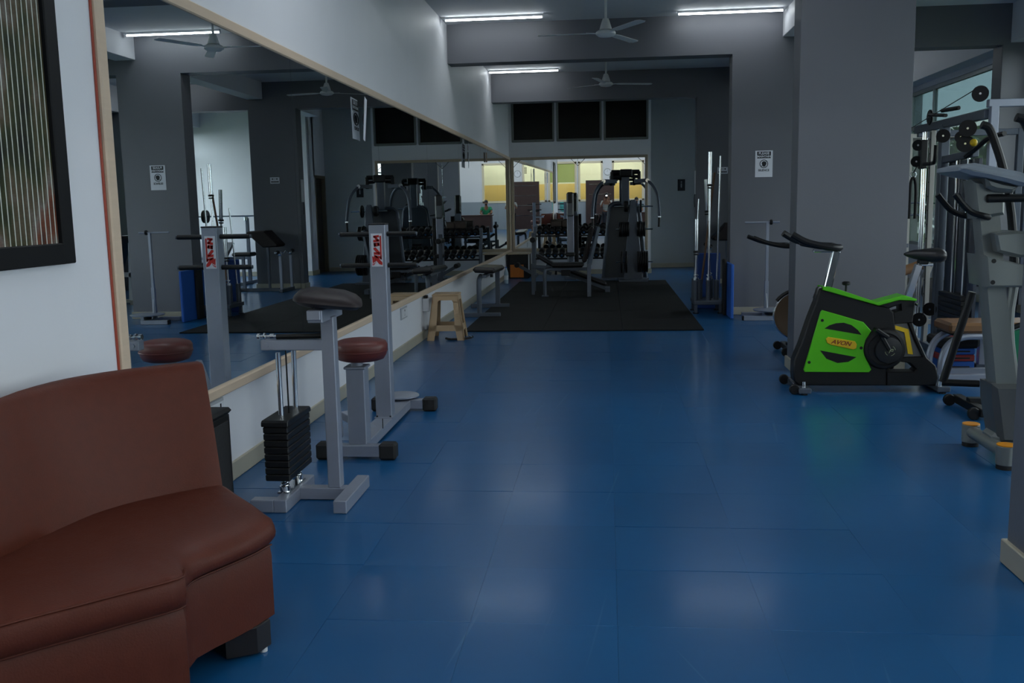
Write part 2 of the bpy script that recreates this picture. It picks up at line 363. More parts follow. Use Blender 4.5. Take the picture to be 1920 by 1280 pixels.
# window wall: sill wall, lintel, piers; one window per bay
SZ, WT = .66, 3.12
wr = MB(); wr.b2((XR, -5.6, -.12), (XR + .2, 21.4, SZ)); wr.b2((XR, -5.6, WT), (XR + .2, 21.4, CEIL))
wins = [(-3.6, -1.1), (-.4, 3.2), (3.9, 7.75), (8.35, 11.9), (12.5, 16.62), (17.1, 19.95)]
e = -5.6
for a, b in wins: wr.b2((XR + .001, e, SZ - .01), (XR + .199, a, WT + .01)); e = b
wr.b2((XR + .001, e, SZ - .01), (XR + .199, 21.4, WT + .01))
struct('wall_right', wr, M_WHITE)
M_GLU = glass('tinted_glass_upper', (.19, .235, .24, 1)); M_GLL = glass('tinted_glass_lower', (.25, .28, .265, 1)); M_GLC = glass('clear_window_glass', (.93, .95, .95, 1)); M_GLT = glass('lightly_tinted_glass', (.80, .81, .80, 1))
for k, (a, b) in enumerate(wins):
    f = MB(); x0, x1 = XR + .02, XR + .08
    f.b2((x0, a, SZ), (x1, a + .05, WT), .003); f.b2((x0, b - .05, SZ), (x1, b, WT), .003); f.b2((x0, a, SZ), (x1, b, SZ + .05), .003); f.b2((x0, a, WT - .06), (x1, b, WT), .003)
    f.b2((x0, a, 2.51), (x1, b, 2.57), .003)
    mul = [a + (b - a) * t for t in ((.25, .75) if b - a > 3 else (.5,))]
    if k == 4: mul = [13.1, 15.55]
    for y in mul: f.b2((x0, y - .03, SZ), (x1, y + .03, WT), .003)
    w = struct('window_%d' % (k + 4), f, M_ALU)
    ed = [a] + mul + [b]
    for i in range(len(ed) - 1):
        MB().b2((XR + .045, ed[i] + .03, SZ + .04), (XR + .051, ed[i + 1] - .03, 2.52)).build('pane', M_GLC if k == 5 else M_GLT if k in (1, 2, 3) else M_GLL, w)
        MB().b2((XR + .045, ed[i] + .03, 2.56), (XR + .051, ed[i + 1] - .03, WT - .05)).build('pane', M_GLC if k == 5 else M_GLT if k in (1, 2, 3) else M_GLU, w)
# skirtings
struct('baseboard_left', MB().b2((XW - .01, .1, 0), (XW + .014, 19.5, .098), .004), M_SKIRT)
sk = MB(); sk.b2((XW, YF - .014, 0), (.905, YF + .02, .098), .004); sk.b2((.88, YF, 0), (.905, 21.25, .098), .004); sk.b2((.89, 21.236, 0), (2.44, 21.26, .098), .004)
sk.b2((2.416, 19.986, 0), (XR, 20.02, .098), .004); sk.b2((2.416, 20, 0), (2.44, 20.5, .098), .004)
struct('baseboard_far', sk, M_SKIRT)
struct('baseboard_right', MB().b2((XR - .014, -4, 0), (XR + .01, 20, .098), .004), M_SKIRT)
# room behind the camera
struct('wall_return', MB().b2((-5.2, .1, -.12), (XW, .25, CEIL)), M_WHITE)
struct('wall_lobby', MB().b2((-5.2, YB, -.12), (-5.05, .2, CEIL)), M_WHITE)
rb = MB(); RW = ((-2.2, -1.38), (-1.19, -.22), (.31, 1.6)); e = -5.2
for a, b in RW: rb.b2((e, YB - .15, 1.25), (a, YB, 2.9)); e = b
rb.b2((e, YB - .15, 1.25), (XR + .1, YB, 2.9)); rb.b2((-5.2, YB - .149, 2.895), (XR + .1, YB - .001, CEIL))
struct('wall_rear', rb, M_WHITE)
struct('wall_rear_dado', MB().b2((-5.2, YB - .15, -.12), (XR + .1, YB, 1.252)), mat('grey_dado_paint', rgb(150, 158, 166), .4))
M_FRAME = mat('cream_window_frame', rgb(226, 214, 186), .45)
for k, (a, b) in enumerate(RW):
    f = MB()
    for q in ((a - .06, a + .03), (b - .03, b + .06)): f.b2((q[0], YB - .1, 1.2), (q[1], YB + .02, 2.95), .004)
    f.b2((a - .06, YB - .1, 2.87), (b + .06, YB + .02, 2.96), .004); f.b2((a - .06, YB - .1, 1.19), (b + .06, YB + .02, 1.28), .004)
    w = struct('window_%d' % (k + 10), f, M_FRAME)
    MB().b2((a, YB - .08, 1.26), (b, YB - .075, 2.9)).build('pane', MATS.get('clear_glass') or glass('clear_glass', (.95, .96, .95, 1)), w)
    if k == 0: MB().b2((a + .03, YB - .045, 2.05), (b - .03, YB - .035, 2.88)).build('roller_blind', mat('green_blind', rgb(196, 206, 120), .7), w)
ow = MB(); ow.b2((-5.2, -5.6, 2.0), (XR, -5.5, CEIL)); struct('wall_corridor', ow, mat('cream_corridor_paint', rgb(232, 226, 190), .6))
struct('wall_corridor_dado', MB().b2((-5.2, -5.6, -.12), (XR, -5.5, 2.0)), mat('yellow_corridor_paint', rgb(226, 190, 106), .6))
dd = struct('door_2', MB().b2((-.92, YB, .01), (.34, YB + .05, 2.12), .004), mat('dark_veneer_door', rgb(66, 50, 48), .35, var=.15, scale=4, stretch=(.7, 6, 9)))
for z in (.62, 1.06, 1.5, 1.94): MB().b2((-.78, YB + .048, z - .012), (.20, YB + .056, z + .012)).build('inlay_strip', M_CHROME, dd)
MB().cyl((.24, YB + .05, .85), (.24, YB + .05, 1.25), .014).build('door_handle', M_CHROME, dd)

# ------------------------------------------------------------------ mirrors
ml = thing('wall_mirror', 'long frameless-jointed mirror covering the white wall above the beige skirting', 'mirror', (XW, 3.6, .48))
MO = (XW, 3.6, .48)
ed = [3.665, 5.925, 8.19, 10.45, 12.71, 14.97, 17.2, 19.43]
for i in range(7):
    g = .0025; MB(MO).b2((XW + .004, ed[i] + g, .525), (XW + .010, ed[i + 1] - g, 2.335)).build('mirror_panel', M_MIRROR, ml, smooth=0)
MB(MO).b2((XW + .0005, 3.66, .5), (XW + .0035, 19.44, 2.35)).build('backing_board', mat('mirror_edge', rgb(104, 110, 114), .4), ml)
for nm, lo, hi in (('top_rail', (XW, 3.60, 2.335), (XW + .022, 19.49, 2.392)), ('bottom_rail', (XW, 3.60, .474), (XW + .03, 19.49, .525)), ('end_rail', (XW, 3.605, .5), (XW + .022, 3.672, 2.36)), ('end_rail', (XW, 19.42, .5), (XW + .022, 19.49, 2.36))):
    MB(MO).b2(lo, hi, .006).build(nm, M_WOOD, ml)
MB(MO).tube([(XW + .004, 3.598 + .004 * math.sin(z * 3), z) for z in [.48 + .1 * i for i in range(20)]], .0055, 6).build('red_cable', mat('red_wire', rgb(158, 66, 48), .5), ml, 'thin red cable running down the outside of the frame')
mf = thing('far_mirror', 'pair of tall mirror sheets in a pale frame on the far wall', 'mirror', (-.56, YF, .49))
MO = (-.56, YF, .49); LEAN = .0079
def lean(mb):
    for v in mb.v: v.y -= (v.z - .49) * LEAN
    return mb
for a, b in ((-1.885, -.575), (-.57, .775)): lean(MB(MO).b2((a, YF - .012, .53), (b, YF - .006, 2.33), .001)).build('mirror_panel', M_MIRROR, mf, smooth=0)
lean(MB(MO).b2((-1.92, YF - .006, .5), (.80, YF - .002, 2.35))).build('backing_board', mat('mirror_edge', rgb(104, 110, 114), .4), mf)
M_WOODD = mat('greyed_wood_moulding', rgb(176, 160, 138), .5, var=.1)
for nm, lo, hi in (('top_rail', (-1.93, YF - .03, 2.325), (.83, YF, 2.38)), ('bottom_rail', (-1.93, YF - .035, .475), (.83, YF, .535)), ('side_rail', (-1.935, YF - .03, .49), (-1.875, YF, 2.37)), ('side_rail', (.77, YF - .03, .49), (.83, YF, 2.37))):
    lean(MB(MO).b2(lo, hi, .006)).build(nm, M_WOODD, mf)
for (x, sgn) in ((-1.875, 1), (-.575, -1), (-.57, 1), (.77, -1)):
    lean(MB(MO).bar((x, YF - .0135, 2.19), (x + sgn * .14, YF - .0135, 2.33), .008, .003, 0, up=(0, 1, 0))).build('corner_strip', M_BLACK, mf)

# ------------------------------------------------------------------ LED battens
def tube_light(x0, x1, y, label, m_=None, group='LED battens on the ceiling'):
    o = (x0, y, CEIL)
    t = thing('ceiling_batten', label, 'lamp', o, group=group)
    MB(o).b2((x0 - .01, y - .016, CEIL - .03), (x1 + .01, y + .016, CEIL), .004).build('housing', M_WPLAST, t)
    m = MB(o); rings = []
    for x in (x0, x1): rings.append([Vector((x, y + .017 * math.cos(a), CEIL - .03 - .017 * math.sin(a))) for a in [PI * k / 8 for k in range(9)]])
    m.loft(rings).build('diffuser', m_ or M_TUBE, t)
    for x in (x0 - .012, x1 + .004): MB(o).b2((x, y - .018, CEIL - .05), (x + .008, y + .018, CEIL), .002).build('end_cap', M_WPLAST, t)
    MB(o).tube([(x0, y + .02, CEIL - .006), ((x0 + x1) / 2, y + .024, CEIL - .012), (x1, y + .02, CEIL - .006)], .003, 6, sm=4).build('wire', M_BLACK, t)
tube_light(-1.90, -.75, 11.62, 'lit white batten between the white wall and the nearer ceiling fan')
tube_light(.86, 2.06, 11.78, 'lit white batten beside the grey column, ahead of the first beam')
tube_light(-1.93, -.79, 16.15, 'lit white batten behind the first beam near the white wall')
for x, y, l, m_ in ((-1.6, 5.7, 'batten near the mirror wall, one bay nearer than the fan', M_TUBE2), (.5, 5.7, 'batten over the open floor in the sofa bay', M_TUBE2), (-1.6, 1.6, 'batten above the brown sofa', M_TUBE2), (.6, 1.6, 'batten overhead behind the sofa bay', M_TUBE2),
    (-1.5, -2.2, 'batten in the lobby near the green blind', M_TUBE3), (.6, -2.2, 'batten in the lobby above the dark door', M_TUBE3), (-4.2, -2.2, 'batten at the far side of the lobby', M_TUBE3), (3.0, -2.2, 'batten in the lobby over the reception desk', M_TUBE3),
    (3.1, 16.1, 'batten in the window bay beyond the power rack', M_TUBE), (-1.9, -4.9, 'batten in the corridor behind the green blind', M_TUBE3), (-.6, -4.9, 'batten in the corridor behind the middle rear window', M_TUBE3), (.8, -4.9, 'batten in the corridor behind the rear window by the clock', M_TUBE3)):
    tube_light(x, x + 1.2, y, 'lit white ' + l, m_)
# ================================================================== left side of the room
# ---- curved leather sofa (lofted along its length)
def sofa():
    o = (-1.5, 2.5, 0); t = thing('curved_sofa', 'curved brown leather sofa with a high sloping back beneath the framed picture', 'sofa', o)
    front = [(-1.075, 2.83), (-1.10, 2.74), (-1.135, 2.66), (-1.175, 2.58), (-1.20, 2.515), (-1.195, 2.455), (-1.165, 2.395), (-1.145, 2.35), (-1.17, 2.31), (-1.24, 2.24), (-1.34, 2.14), (-1.46, 2.02), (-1.60, 1.84), (-1.70, 1.6), (-1.74, 1.3)]
    back = [(-1.40, 3.20), (-1.45, 3.165), (-1.50, 3.125), (-1.55, 3.075), (-1.60, 3.02), (-1.64, 2.965), (-1.67, 2.91), (-1.69, 2.86), (-1.705, 2.80), (-1.72, 2.72), (-1.735, 2.62), (-1.745, 2.50), (-1.79, 2.2), (-1.82, 1.9), (-1.85, 1.3)]
    # near end swings out with the wall
    back[-3:] = [(-1.80, 2.25), (-1.86, 1.95), (-1.90, 1.5)]
    n = len(front)
    def nrm(i):
        a, b = Vector(front[i]), Vector(back[i]); d = (b - a); return d.normalized()
    # base panel
    rings = []
    for i in range(n):
        f, b, d = Vector(front[i]), Vector(back[i]), nrm(i); f2 = f + d * .012; k = b + d * .10
        prof = [(f2, .10), (f2, .20), (f2 + d * -.003, .30), (f2 + d * .012, .335), (b, .335), (k, .30), (k, .10)]
        rings.append([Vector((p.x, p.y, z)) for p, z in prof])
    MB(o).loft(rings).build('base', M_LEATHER, t, smooth=50)
    # seat cushion with a rolled front edge
    rings = []
    for i in range(n):
        f, b, d = Vector(front[i]), Vector(back[i]), nrm(i)
        e = .0 if i else .012
        q = max(0, min(1, (i - 4) / 3.0))      # rolled edge at the far lobe, crisp edge further on
        mixp = lambda a, b: (f + d * (a[0] * (1 - q) + b[0] * q), a[1] * (1 - q) + b[1] * q)
        prof = [mixp((.02, .338), (.012, .338)), mixp((-.008 + e, .350), (-.004, .345)), mixp((-.014 + e, .372), (-.008, .375)), mixp((-.004 + e, .398), (-.006, .412)), mixp((.03, .420), (.002, .425)), mixp((.09, .432 - e), (.02, .431)), (f + d * .2, .437 - e), ((f + b) / 2 + d * .1, .434 - e), (b - d * .03, .424), (b + d * .04, .418), (b + d * .06, .34)]
        rings.append([Vector((p.x, p.y, z)) for p, z in prof])
    # rounded far end
    d0 = (Vector(front[0]) - Vector(front[1])).normalized(); first = []
    for p in rings[0]:
        c = Vector((0, 0, .385)); first.append(Vector((p.x, p.y, .385 + (p.z - .385) * .72)) + Vector((d0.x, d0.y, 0)) * .022)
    MB(o).loft([first] + rings).build('seat_cushion', M_LEATHER, t, smooth=60)
    # backrest, leaning away
    rings = []
    for i in range(n):
        b, d = Vector(back[i]), nrm(i); lean_ = .14
        prof = [(b - d * .005, .40), (b + d * .012, .47), (b + d * .05, .60), (b + d * .095, .74), (b + d * .125, .825), (b + d * .142, .848), (b + d * .165, .856), (b + d * .19, .848), (b + d * .205, .82), (b + d * .175, .60), (b + d * .13, .34), (b + d * .11, .12), (b + d * .06, .12), (b + d * .05, .36)]
        rings.append([Vector((max(p.x, XW + .035), p.y, z)) for p, z in prof])
    d0 = (Vector(back[0]) - Vector(back[1])).normalized(); c = sum(rings[0], Vector()) / len(rings[0])
    first = [Vector((p.x * .94 + c.x * .06, p.y * .94 + c.y * .06, p.z * .985 + c.z * .015)) + Vector((d0.x, d0.y, 0)) * .012 for p in rings[0]]
    MB(o).loft([first] + rings).build('backrest', M_LEATHER, t, smooth=50)
    # piping along the seat seam and the near front edge
    pts = []
    for i in range(n):
        f, d = Vector(front[i]), nrm(i); p = f + d * .008; pts.append((p.x, p.y, .337))
    MB(o).tube(pts, .0035, 6, sm=2).build('seam_piping', M_LEATHER, t)
    pts = []
    for i in range(6, n):
        f, d = Vector(front[i]), nrm(i); p = f - d * .001; pts.append((p.x, p.y, .4255))
    MB(o).tube(pts, .0032, 6, sm=2).build('edge_piping', M_LEATHER, t)
    # plinth foot with a white glide
    lg = MB(o).prism([(-1.105, 2.735), (-1.085, 2.80), (-1.25, 2.90), (-1.27, 2.76), (-1.19, 2.69)], lambda u, v, w: Vector((u, v, w)), .012, .102, .004).build('leg', mat('black_wood', rgb(26, 22, 22), .4), t)
    MB(o).cyl((-1.105, 2.782, 0), (-1.105, 2.782, .014), .013).build('glide', M_WPLAST, lg)
    lg = MB(o).b2((-1.6, 2.9, .012), (-1.48, 3.02, .102), .004).build('leg', MATS['black_wood'], t); MB(o).cyl((-1.54, 2.96, 0), (-1.54, 2.96, .014), .013).build('glide', M_WPLAST, lg)
    lg = MB(o).b2((-1.85, 1.5, .012), (-1.73, 1.62, .102), .004).build('leg', MATS['black_wood'], t); MB(o).cyl((-1.79, 1.56, 0), (-1.79, 1.56, .014), .013).build('glide', M_WPLAST, lg)
sofa()

# ---- framed animal picture with pale vertical slats
def picture():
    o = (XW, 3.0, 1.2); t = thing('framed_picture', 'black framed animal picture crossed by pale vertical slats on the white wall', 'picture', o)
    y0, y1, z0, z1 = 2.05, 3.315, 1.225, 2.75; x0, x1 = XW, XW + .03; w = .075
    f = MB(o)
    f.b2((x0, y0, z0), (x1, y0 + w, z1), .004); f.b2((x0, y1 - w, z0), (x1, y1, z1), .004); f.b2((x0, y0 + .01, z0), (x1 - .001, y1 - .01, z0 + w), .004); f.b2((x0, y0 + .01, z1 - w), (x1 - .001, y1 - .01, z1), .004)
    f.build('frame', mat('black_frame_lacquer', rgb(14, 15, 18), .55, spec=.2), t)
    m = bpy.data.materials.new('animal_print'); m.use_nodes = True; nt = m.node_tree; p = nt.nodes['Principled BSDF']; L = nt.links.new
    tc = nt.nodes.new('ShaderNodeTexCoord')
    mp = nt.nodes.new('ShaderNodeMapping'); mp.inputs['Scale'].default_value = (1, 3.2, 2.0); L(tc.outputs['Object'], mp.inputs[0])
    n = nt.nodes.new('ShaderNodeTexNoise'); n.inputs['Scale'].default_value = 1.7; n.inputs['Detail'].default_value = 3; L(mp.outputs[0], n.inputs['Vector'])
    r = nt.nodes.new('ShaderNodeValToRGB'); cs = [(0.30, rgb(16, 15, 18)), (.42, rgb(58, 64, 36)), (.50, rgb(96, 84, 64)), (.56, rgb(126, 116, 108)), (.64, rgb(120, 66, 44)), (.75, rgb(30, 38, 40))]
    el = r.color_ramp.elements; el[0].position, el[0].color = cs[0]; el[1].position, el[1].color = cs[-1]
    for q, c in cs[1:-1]: e_ = el.new(q); e_.color = c
    L(n.outputs[0], r.inputs[0])
    fur = nt.nodes.new('ShaderNodeTexNoise'); fur.inputs['Scale'].default_value = 18; fur.inputs['Detail'].default_value = 6; fur.inputs['Distortion'].default_value = 1.5
    m3 = nt.nodes.new('ShaderNodeMapping'); m3.inputs['Scale'].default_value = (1, 1.2, 6); m3.inputs['Rotation'].default_value = (.5, 0, 0); L(tc.outputs['Object'], m3.inputs[0]); L(m3.outputs[0], fur.inputs['Vector'])
    mx = nt.nodes.new('ShaderNodeMix'); mx.data_type = 'RGBA'; mx.blend_type = 'MULTIPLY'; mx.inputs[0].default_value = .75; L(r.outputs[0], mx.inputs[6])
    r2 = nt.nodes.new('ShaderNodeValToRGB'); r2.color_ramp.elements[0].color = (.25, .25, .25, 1); r2.color_ramp.elements[1].color = (1, 1, 1, 1); L(fur.outputs[0], r2.inputs[0]); L(r2.outputs[0], mx.inputs[7])
    L(mx.outputs[2], p.inputs['Base Color']); p.inputs['Roughness'].default_value = .6; p.inputs['Specular IOR Level'].default_value = .2
    MB(o).b2((x0 + .002, y0 + .05, z0 + .05), (x0 + .012, y1 - .05, z1 - .05)).build('print', m, t)
    sl = MB(o).b2((x0 + .012, -.0018, z0 + w), (x0 + .0134, .0018, z1 - w)).mesh('slat', mat('pale_slat', rgb(206, 210, 200), .4))
    y = y1 - w - .014
    while y > y0 + w + .01:
        s_ = bpy.data.objects.new('slat', sl); COL.objects.link(s_); s_.parent = t; s_.location = (0, y, 0); y -= .0295
picture()

# ---- black cabinet loudspeaker behind the sofa
o = (-1.86, 4.0, 0); t = thing('loudspeaker', 'black box loudspeaker on the floor behind the brown sofa', 'speaker', o)
MB(o).b2((-1.950, 3.86, .012), (-1.745, 4.15, .478), .006).build('cabinet', M_BLACK, t)
MB(o).b2((-1.954, 3.85, .478), (-1.735, 4.16, .506), .012).build('top_panel', M_BLACK, t)
MB(o).b2((-1.746, 3.89, .05), (-1.739, 4.12, .45), .003).build('grille', M_RUBBER, t)
for a in (-1.925, -1.80):
    for b in (3.89, 4.12): MB(o).cyl((a, b, 0), (a, b, .014), .015).build('rubber_foot', M_RUBBER, t)

# ---- sockets and trunking on the white wall
def socket(y0, y1, z0, z1, label, n=2):
    o = (XW, (y0 + y1) / 2, z0); t = thing('wall_socket', label, 'socket', o, group='electrical sockets under the mirror')
    MB(o).b2((XW, y0, z0), (XW + .010, y1, z1), .003).build('back_plate', mat('shadow_grey_plastic', rgb(172, 176, 182), .45), t)  # back plate greyed to paint in the thin shadow outlining the socket
    MB(o).b2((XW + .009, y0 + .018, z0 + .016), (XW + .014, y1 - .01, z1 - .016), .002).build('face_plate', M_WPLAST, t)
    for k in range(n):
        yc = y0 + .018 + (y1 - y0 - .028) * (k + .5) / n
        MB(o).b2((XW + .0135, yc - .006, (z0 + z1) / 2 + .012), (XW + .017, yc + .006, (z0 + z1) / 2 + .034), .001).build('switch', M_INK, t)
        for dy, dz in ((0, -.004), (-.011, -.022), (.011, -.022)): MB(o).cyl((XW + .013, yc + dy, (z0 + z1) / 2 + dz), (XW + .0148, yc + dy, (z0 + z1) / 2 + dz), .0045, n=8).build('pin_hole', M_INK, t)
socket(4.40, 4.60, .345, .462, 'white double socket plate on the wall above the black loudspeaker')
socket(8.86, 9.14, .34, .455, 'white single socket plate between the grey post and the cream stool', 1)
socket(15.2, 15.4, .33, .44, 'white socket plate low on the wall nearest the far corner', 1)
o = (XW, 10.05, .1); t = thing('switch_box', 'white switch box with trunking down to the skirting beside the cream stool', 'switch box', o)
MB(o).b2((XW, 9.96, .30), (XW + .075, 10.16, .44), .006).build('box', M_WPLAST, t)
MB(o).b2((XW, 10.03, .098), (XW + .03, 10.10, .31), .004).build('trunking', M_WPLAST, t)
MB(o).b2((XW + .074, 10.0, .34), (XW + .08, 10.1, .40), .002).build('cover', M_WPLAST, t)
MB(o).b2((XW + .01, 9.985, .44), (XW + .05, 10.05, .472), .004).build('plug', M_BLACK, t)

# ---- single-column curl machine with a weight stack
def curl():
    o = (-1.38, 4.36, 0); t = thing('curl_machine', 'silver arm-curl machine with a black weight stack and dark brown elbow pad', 'gym machine', o)
    P = lambda *a: MB(o)
    MB(o).b2((-1.272, 4.145, 0), (-1.208, 4.58, .062), .004).build('floor_bar', M_STEEL, t)
    MB(o).b2((-1.56, 4.145, 0), (-1.495, 4.58, .062), .004).build('floor_bar', M_STEEL, t)
    MB(o).b2((-1.67, 4.146, 0), (-1.558, 4.205, .061), .004).build('floor_bar', M_STEEL, t)
    MB(o).b2((-1.497, 4.35, 0.001), (-1.27, 4.41, .061), .004).build('cross_bar', M_STEEL, t)
    MB(o).b2((-1.355, 4.35, .06), (-1.292, 4.415, .90), .004).build('upright', M_STEEL, t)
    MB(o).b2((-1.375, 4.22, .885), (-1.305, 4.56, .945), .004).build('pad_bracket', M_STEEL, t)
    MB(o).b2((-1.372, 4.20, .90), (-1.308, 4.222, .945), .003).build('end_cap', M_STEEL, t)
    a = MB(o).b2((-1.655, 4.35, .738), (-1.350, 4.405, .788), .004).build('arm', M_STEEL, t)
    MB(o).cyl((-1.625, 4.352, .763), (-1.625, 4.342, .763), .012, n=6).build('bolt', M_STEEL, a)
    # elbow pad: domed, corner-on cushion
    m = MB(o); rings = []
    for z, k in ((.945, .62), (.952, .86), (.970, 1.0), (.985, .98), (1.005, .84), (1.022, .55), (1.028, .12)):
        ring = []
        for j in range(28):
            an = 2 * PI * j / 28; c, s_ = math.cos(an), math.sin(an); e = .42
            x = math.copysign(abs(c) ** e, c) * .160 * k; y = math.copysign(abs(s_) ** e, s_) * .215 * k
            ring.append(Vector((-1.325 + x * math.cos(.25) - y * math.sin(.25), 4.40 + x * math.sin(.25) + y * math.cos(.25), z - .13 * x * (1 if z > .95 else .7))))
        rings.append(ring)
    m.loft(rings).build('elbow_pad', M_VINYL, t, smooth=60)
    # grip roller lying on the arm
    g = MB(o).cyl((-1.58, 4.37, .803), (-1.37, 4.40, .803), .013).build('grip', M_BLACK, t)
    h = MB(o); h.cyl((-1.66, 4.36, .806), (-1.58, 4.37, .804), .007); h.cyl((-1.672, 4.358, .807), (-1.655, 4.36, .806), .015, b=.003); h.cyl((-1.642, 4.362, .806), (-1.630, 4.364, .806), .017, b=.003); h.cyl((-1.612, 4.366, .805), (-1.588, 4.369, .805), .014, b=.003)
    h.build('handle_end', M_CHROME, g)
    # guide rods, selector bar, springs
    for y in (4.28, 4.47):
        MB(o).cyl((-1.545, y, .05), (-1.545 + (.012 if y > 4.4 else 0), y, .74), .0125, n=14).build('guide_rod', M_CHROME, t)
        MB(o).tube([(-1.545 + .019 * math.cos(a_), y + .019 * math.sin(a_), .072 + a_ * .0021) for a_ in [k * .6 for k in range(48)]], .0028, 6).build('spring', M_CHROME, t)
        MB(o).cyl((-1.545, y, .06), (-1.545, y, .095), .026, b=.003).build('collar', M_CHROME, t)
    MB(o).b2((-1.575, 4.25, .058), (-1.515, 4.50, .068), .002).build('stack_plate', M_CHROME, t)
    MB(o).cyl((-1.54, 4.375, .40), (-1.54, 4.375, .74), .004).build('cable', M_BLACK, t)
    for k in range(8):
        z = .135 + k * .033
        MB(o).b2((-1.612, 4.205, z), (-1.492, 4.545, z + .0305), .0045).build('weight_plate', M_IRON, t)
    MB(o).prism([(4.20, .399), (4.20, .418), (4.21, .428), (4.54, .428), (4.55, .418), (4.55, .399)], lambda u, v, w: Vector((w, u, v)), -1.618, -1.487, .004).build('top_weight', M_IRON, t)
curl()

# ---- twister: seat post, handle post with the red label, turntable
def twister():
    o = (-1.42, 5.8, 0); t = thing('waist_twister', 'silver waist twister with a round red seat and tall post carrying a red lettered label', 'gym machine', o)
    for y, x0, x1 in ((5.12, -1.56, -1.27), (6.40, -1.56, -1.27)):
        f = MB(o).b2((x0, y - .032, .015), (x1, y + .032, .082), .004).build('cross_foot', M_STEEL, t)
        for a, b in ((x0 - .085, x0 + .012), (x1 - .012, x1 + .085)): MB(o).b2((a, y - .043, 0), (b, y + .043, .094), .012).build('rubber_cap', M_RUBBER, f)
    MB(o).b2((-1.475, 5.15, .018), (-1.365, 6.375, .08), .004).build('spine', M_STEEL, t)
    # seat
    MB(o).b2((-1.462, 5.12, .08), (-1.358, 5.225, .52), .004).build('seat_post', M_STEEL, t)
    c = MB(o); c.b2((-1.472, 5.11, .512), (-1.348, 5.235, .528), .004); c.cyl((-1.41, 5.172, .525), (-1.41, 5.172, .565), .034); c.build('collar', M_STEEL, t)
    MB(o).lathe([(0, .556), (.10, .556), (.128, .565), (.143, .59), (.150, .62), (.150, .645), (.140, .664), (.110, .674), (.05, .678), (0, .679)], (-1.385, 5.18, 0), n=36).build('round_seat', M_RED, t, smooth=50)
    MB(o).torus((-1.385, 5.18, .612), (0, 0, 1), .1485, .004, 40, 6).build('seat_piping', M_RED, t)
    # tall post, cap, handles
    MB(o).b2((-1.470, 5.80, .08), (-1.368, 5.90, 1.305), .004).build('post', M_STEEL, t)
    MB(o).b2((-1.472, 5.798, 1.303), (-1.366, 5.902, 1.312), .003).build('post_cap', M_BLACK, t)
    fl_ = MB(o).b2((-1.478, 5.79, .078), (-1.360, 5.91, .088), .002).build('post_flange', M_STEEL, t)
    for x in (-1.462, -1.376): MB(o).cyl((x, 5.797, .088), (x, 5.797, .096), .006, n=6).build('bolt', M_BLACK, fl_)
    for z in (1.245, 1.05):
        for sgn in (-1, 1):
            x0 = -1.419 + sgn * .048; x1 = -1.419 + sgn * (.25 if sgn < 0 else .235)
            h = MB(o).cyl((x0, 5.85, z), (x1, 5.85, z), .0155, n=16, b=.006).build('handle', M_BLACK, t)
            MB(o).cyl((x1, 5.85, z), (x1 + sgn * .006, 5.85, z), .012).build('handle_tip', M_GSTEEL, h)
    # label: red lettering up the post, wing and underline
    lb = MB(o).b2((-1.458, 5.7985, 1.045), (-1.388, 5.8, 1.25), .0005).build('label_plate', M_PAPER, t, 'white label with red lettering running up the post')
    def ink(name, polys):
        m_ = MB(o)
        for pl in polys: m_.prism([(-1.458 + (x - 105) / 230 * .070, 1.045 + (800 - y) / 685 * .205) for x, y in pl], lambda u, v, w: Vector((u, w, v)), 5.7974, 5.7988)
        m_.build(name, M_REDINK, lb)
    ink('lettering', [[(153, 160), (272, 145), (278, 192), (158, 207)], [(153, 248), (276, 232), (280, 284), (156, 300)], [(153, 170), (208, 168), (280, 262), (226, 276)]])
    ink('lettering', [[(156, 310), (200, 306), (206, 384), (164, 392)], [(234, 304), (272, 298), (284, 362), (244, 372)], [(156, 310), (270, 298), (273, 338), (160, 350)], [(162, 352), (280, 336), (284, 368), (165, 393)]])
    ink('lettering', [[(153, 408), (200, 400), (284, 505), (284, 540), (232, 530), (153, 442)], [(155, 498), (280, 510), (283, 564), (158, 552)]])
    ink('lettering', [[(146, 606), (165, 556), (222, 584), (328, 716), (326, 770), (262, 750)], [(165, 560), (318, 594), (320, 656), (280, 648), (276, 632), (196, 614)]])
    ink('underline', [[(286, 160), (318, 165), (319, 652), (287, 640)]])
    ink('wing_emblem', [[(118, 582), (140, 588), (150, 720), (126, 724)], [(142, 606), (165, 630), (178, 700), (154, 716)], [(168, 636), (204, 655), (196, 690), (180, 700)], [(122, 738), (142, 732), (136, 772), (122, 782)], [(150, 730), (172, 716), (166, 756), (146, 772)], [(180, 714), (200, 700), (192, 722), (180, 740)]])
    # struts behind the post, turntable
    MB(o).bar((-1.60, 5.42, .06), (-1.56, 5.20, .545), .04, .05).build('rear_strut', M_STEEL, t)
    MB(o).bar((-1.42, 5.55, .055), (-1.66, 5.72, .12), .05, .05).build('side_strut', M_STEEL, t)
    MB(o).lathe([(0, .093), (.115, .093), (.125, .098), (.125, .106), (.118, .110), (0, .110)], (-1.44, 6.42, 0), n=36).build('turntable', M_STEEL, t)
    MB(o).cyl((-1.44, 6.42, .08), (-1.44, 6.42, .095), .04).build('turntable_bearing', M_BLACK, t)
    MB(o).b2((-1.34, 5.43, .10), (-1.336, 5.436, .16)).build('height_pin', M_BLACK, t)
twister()

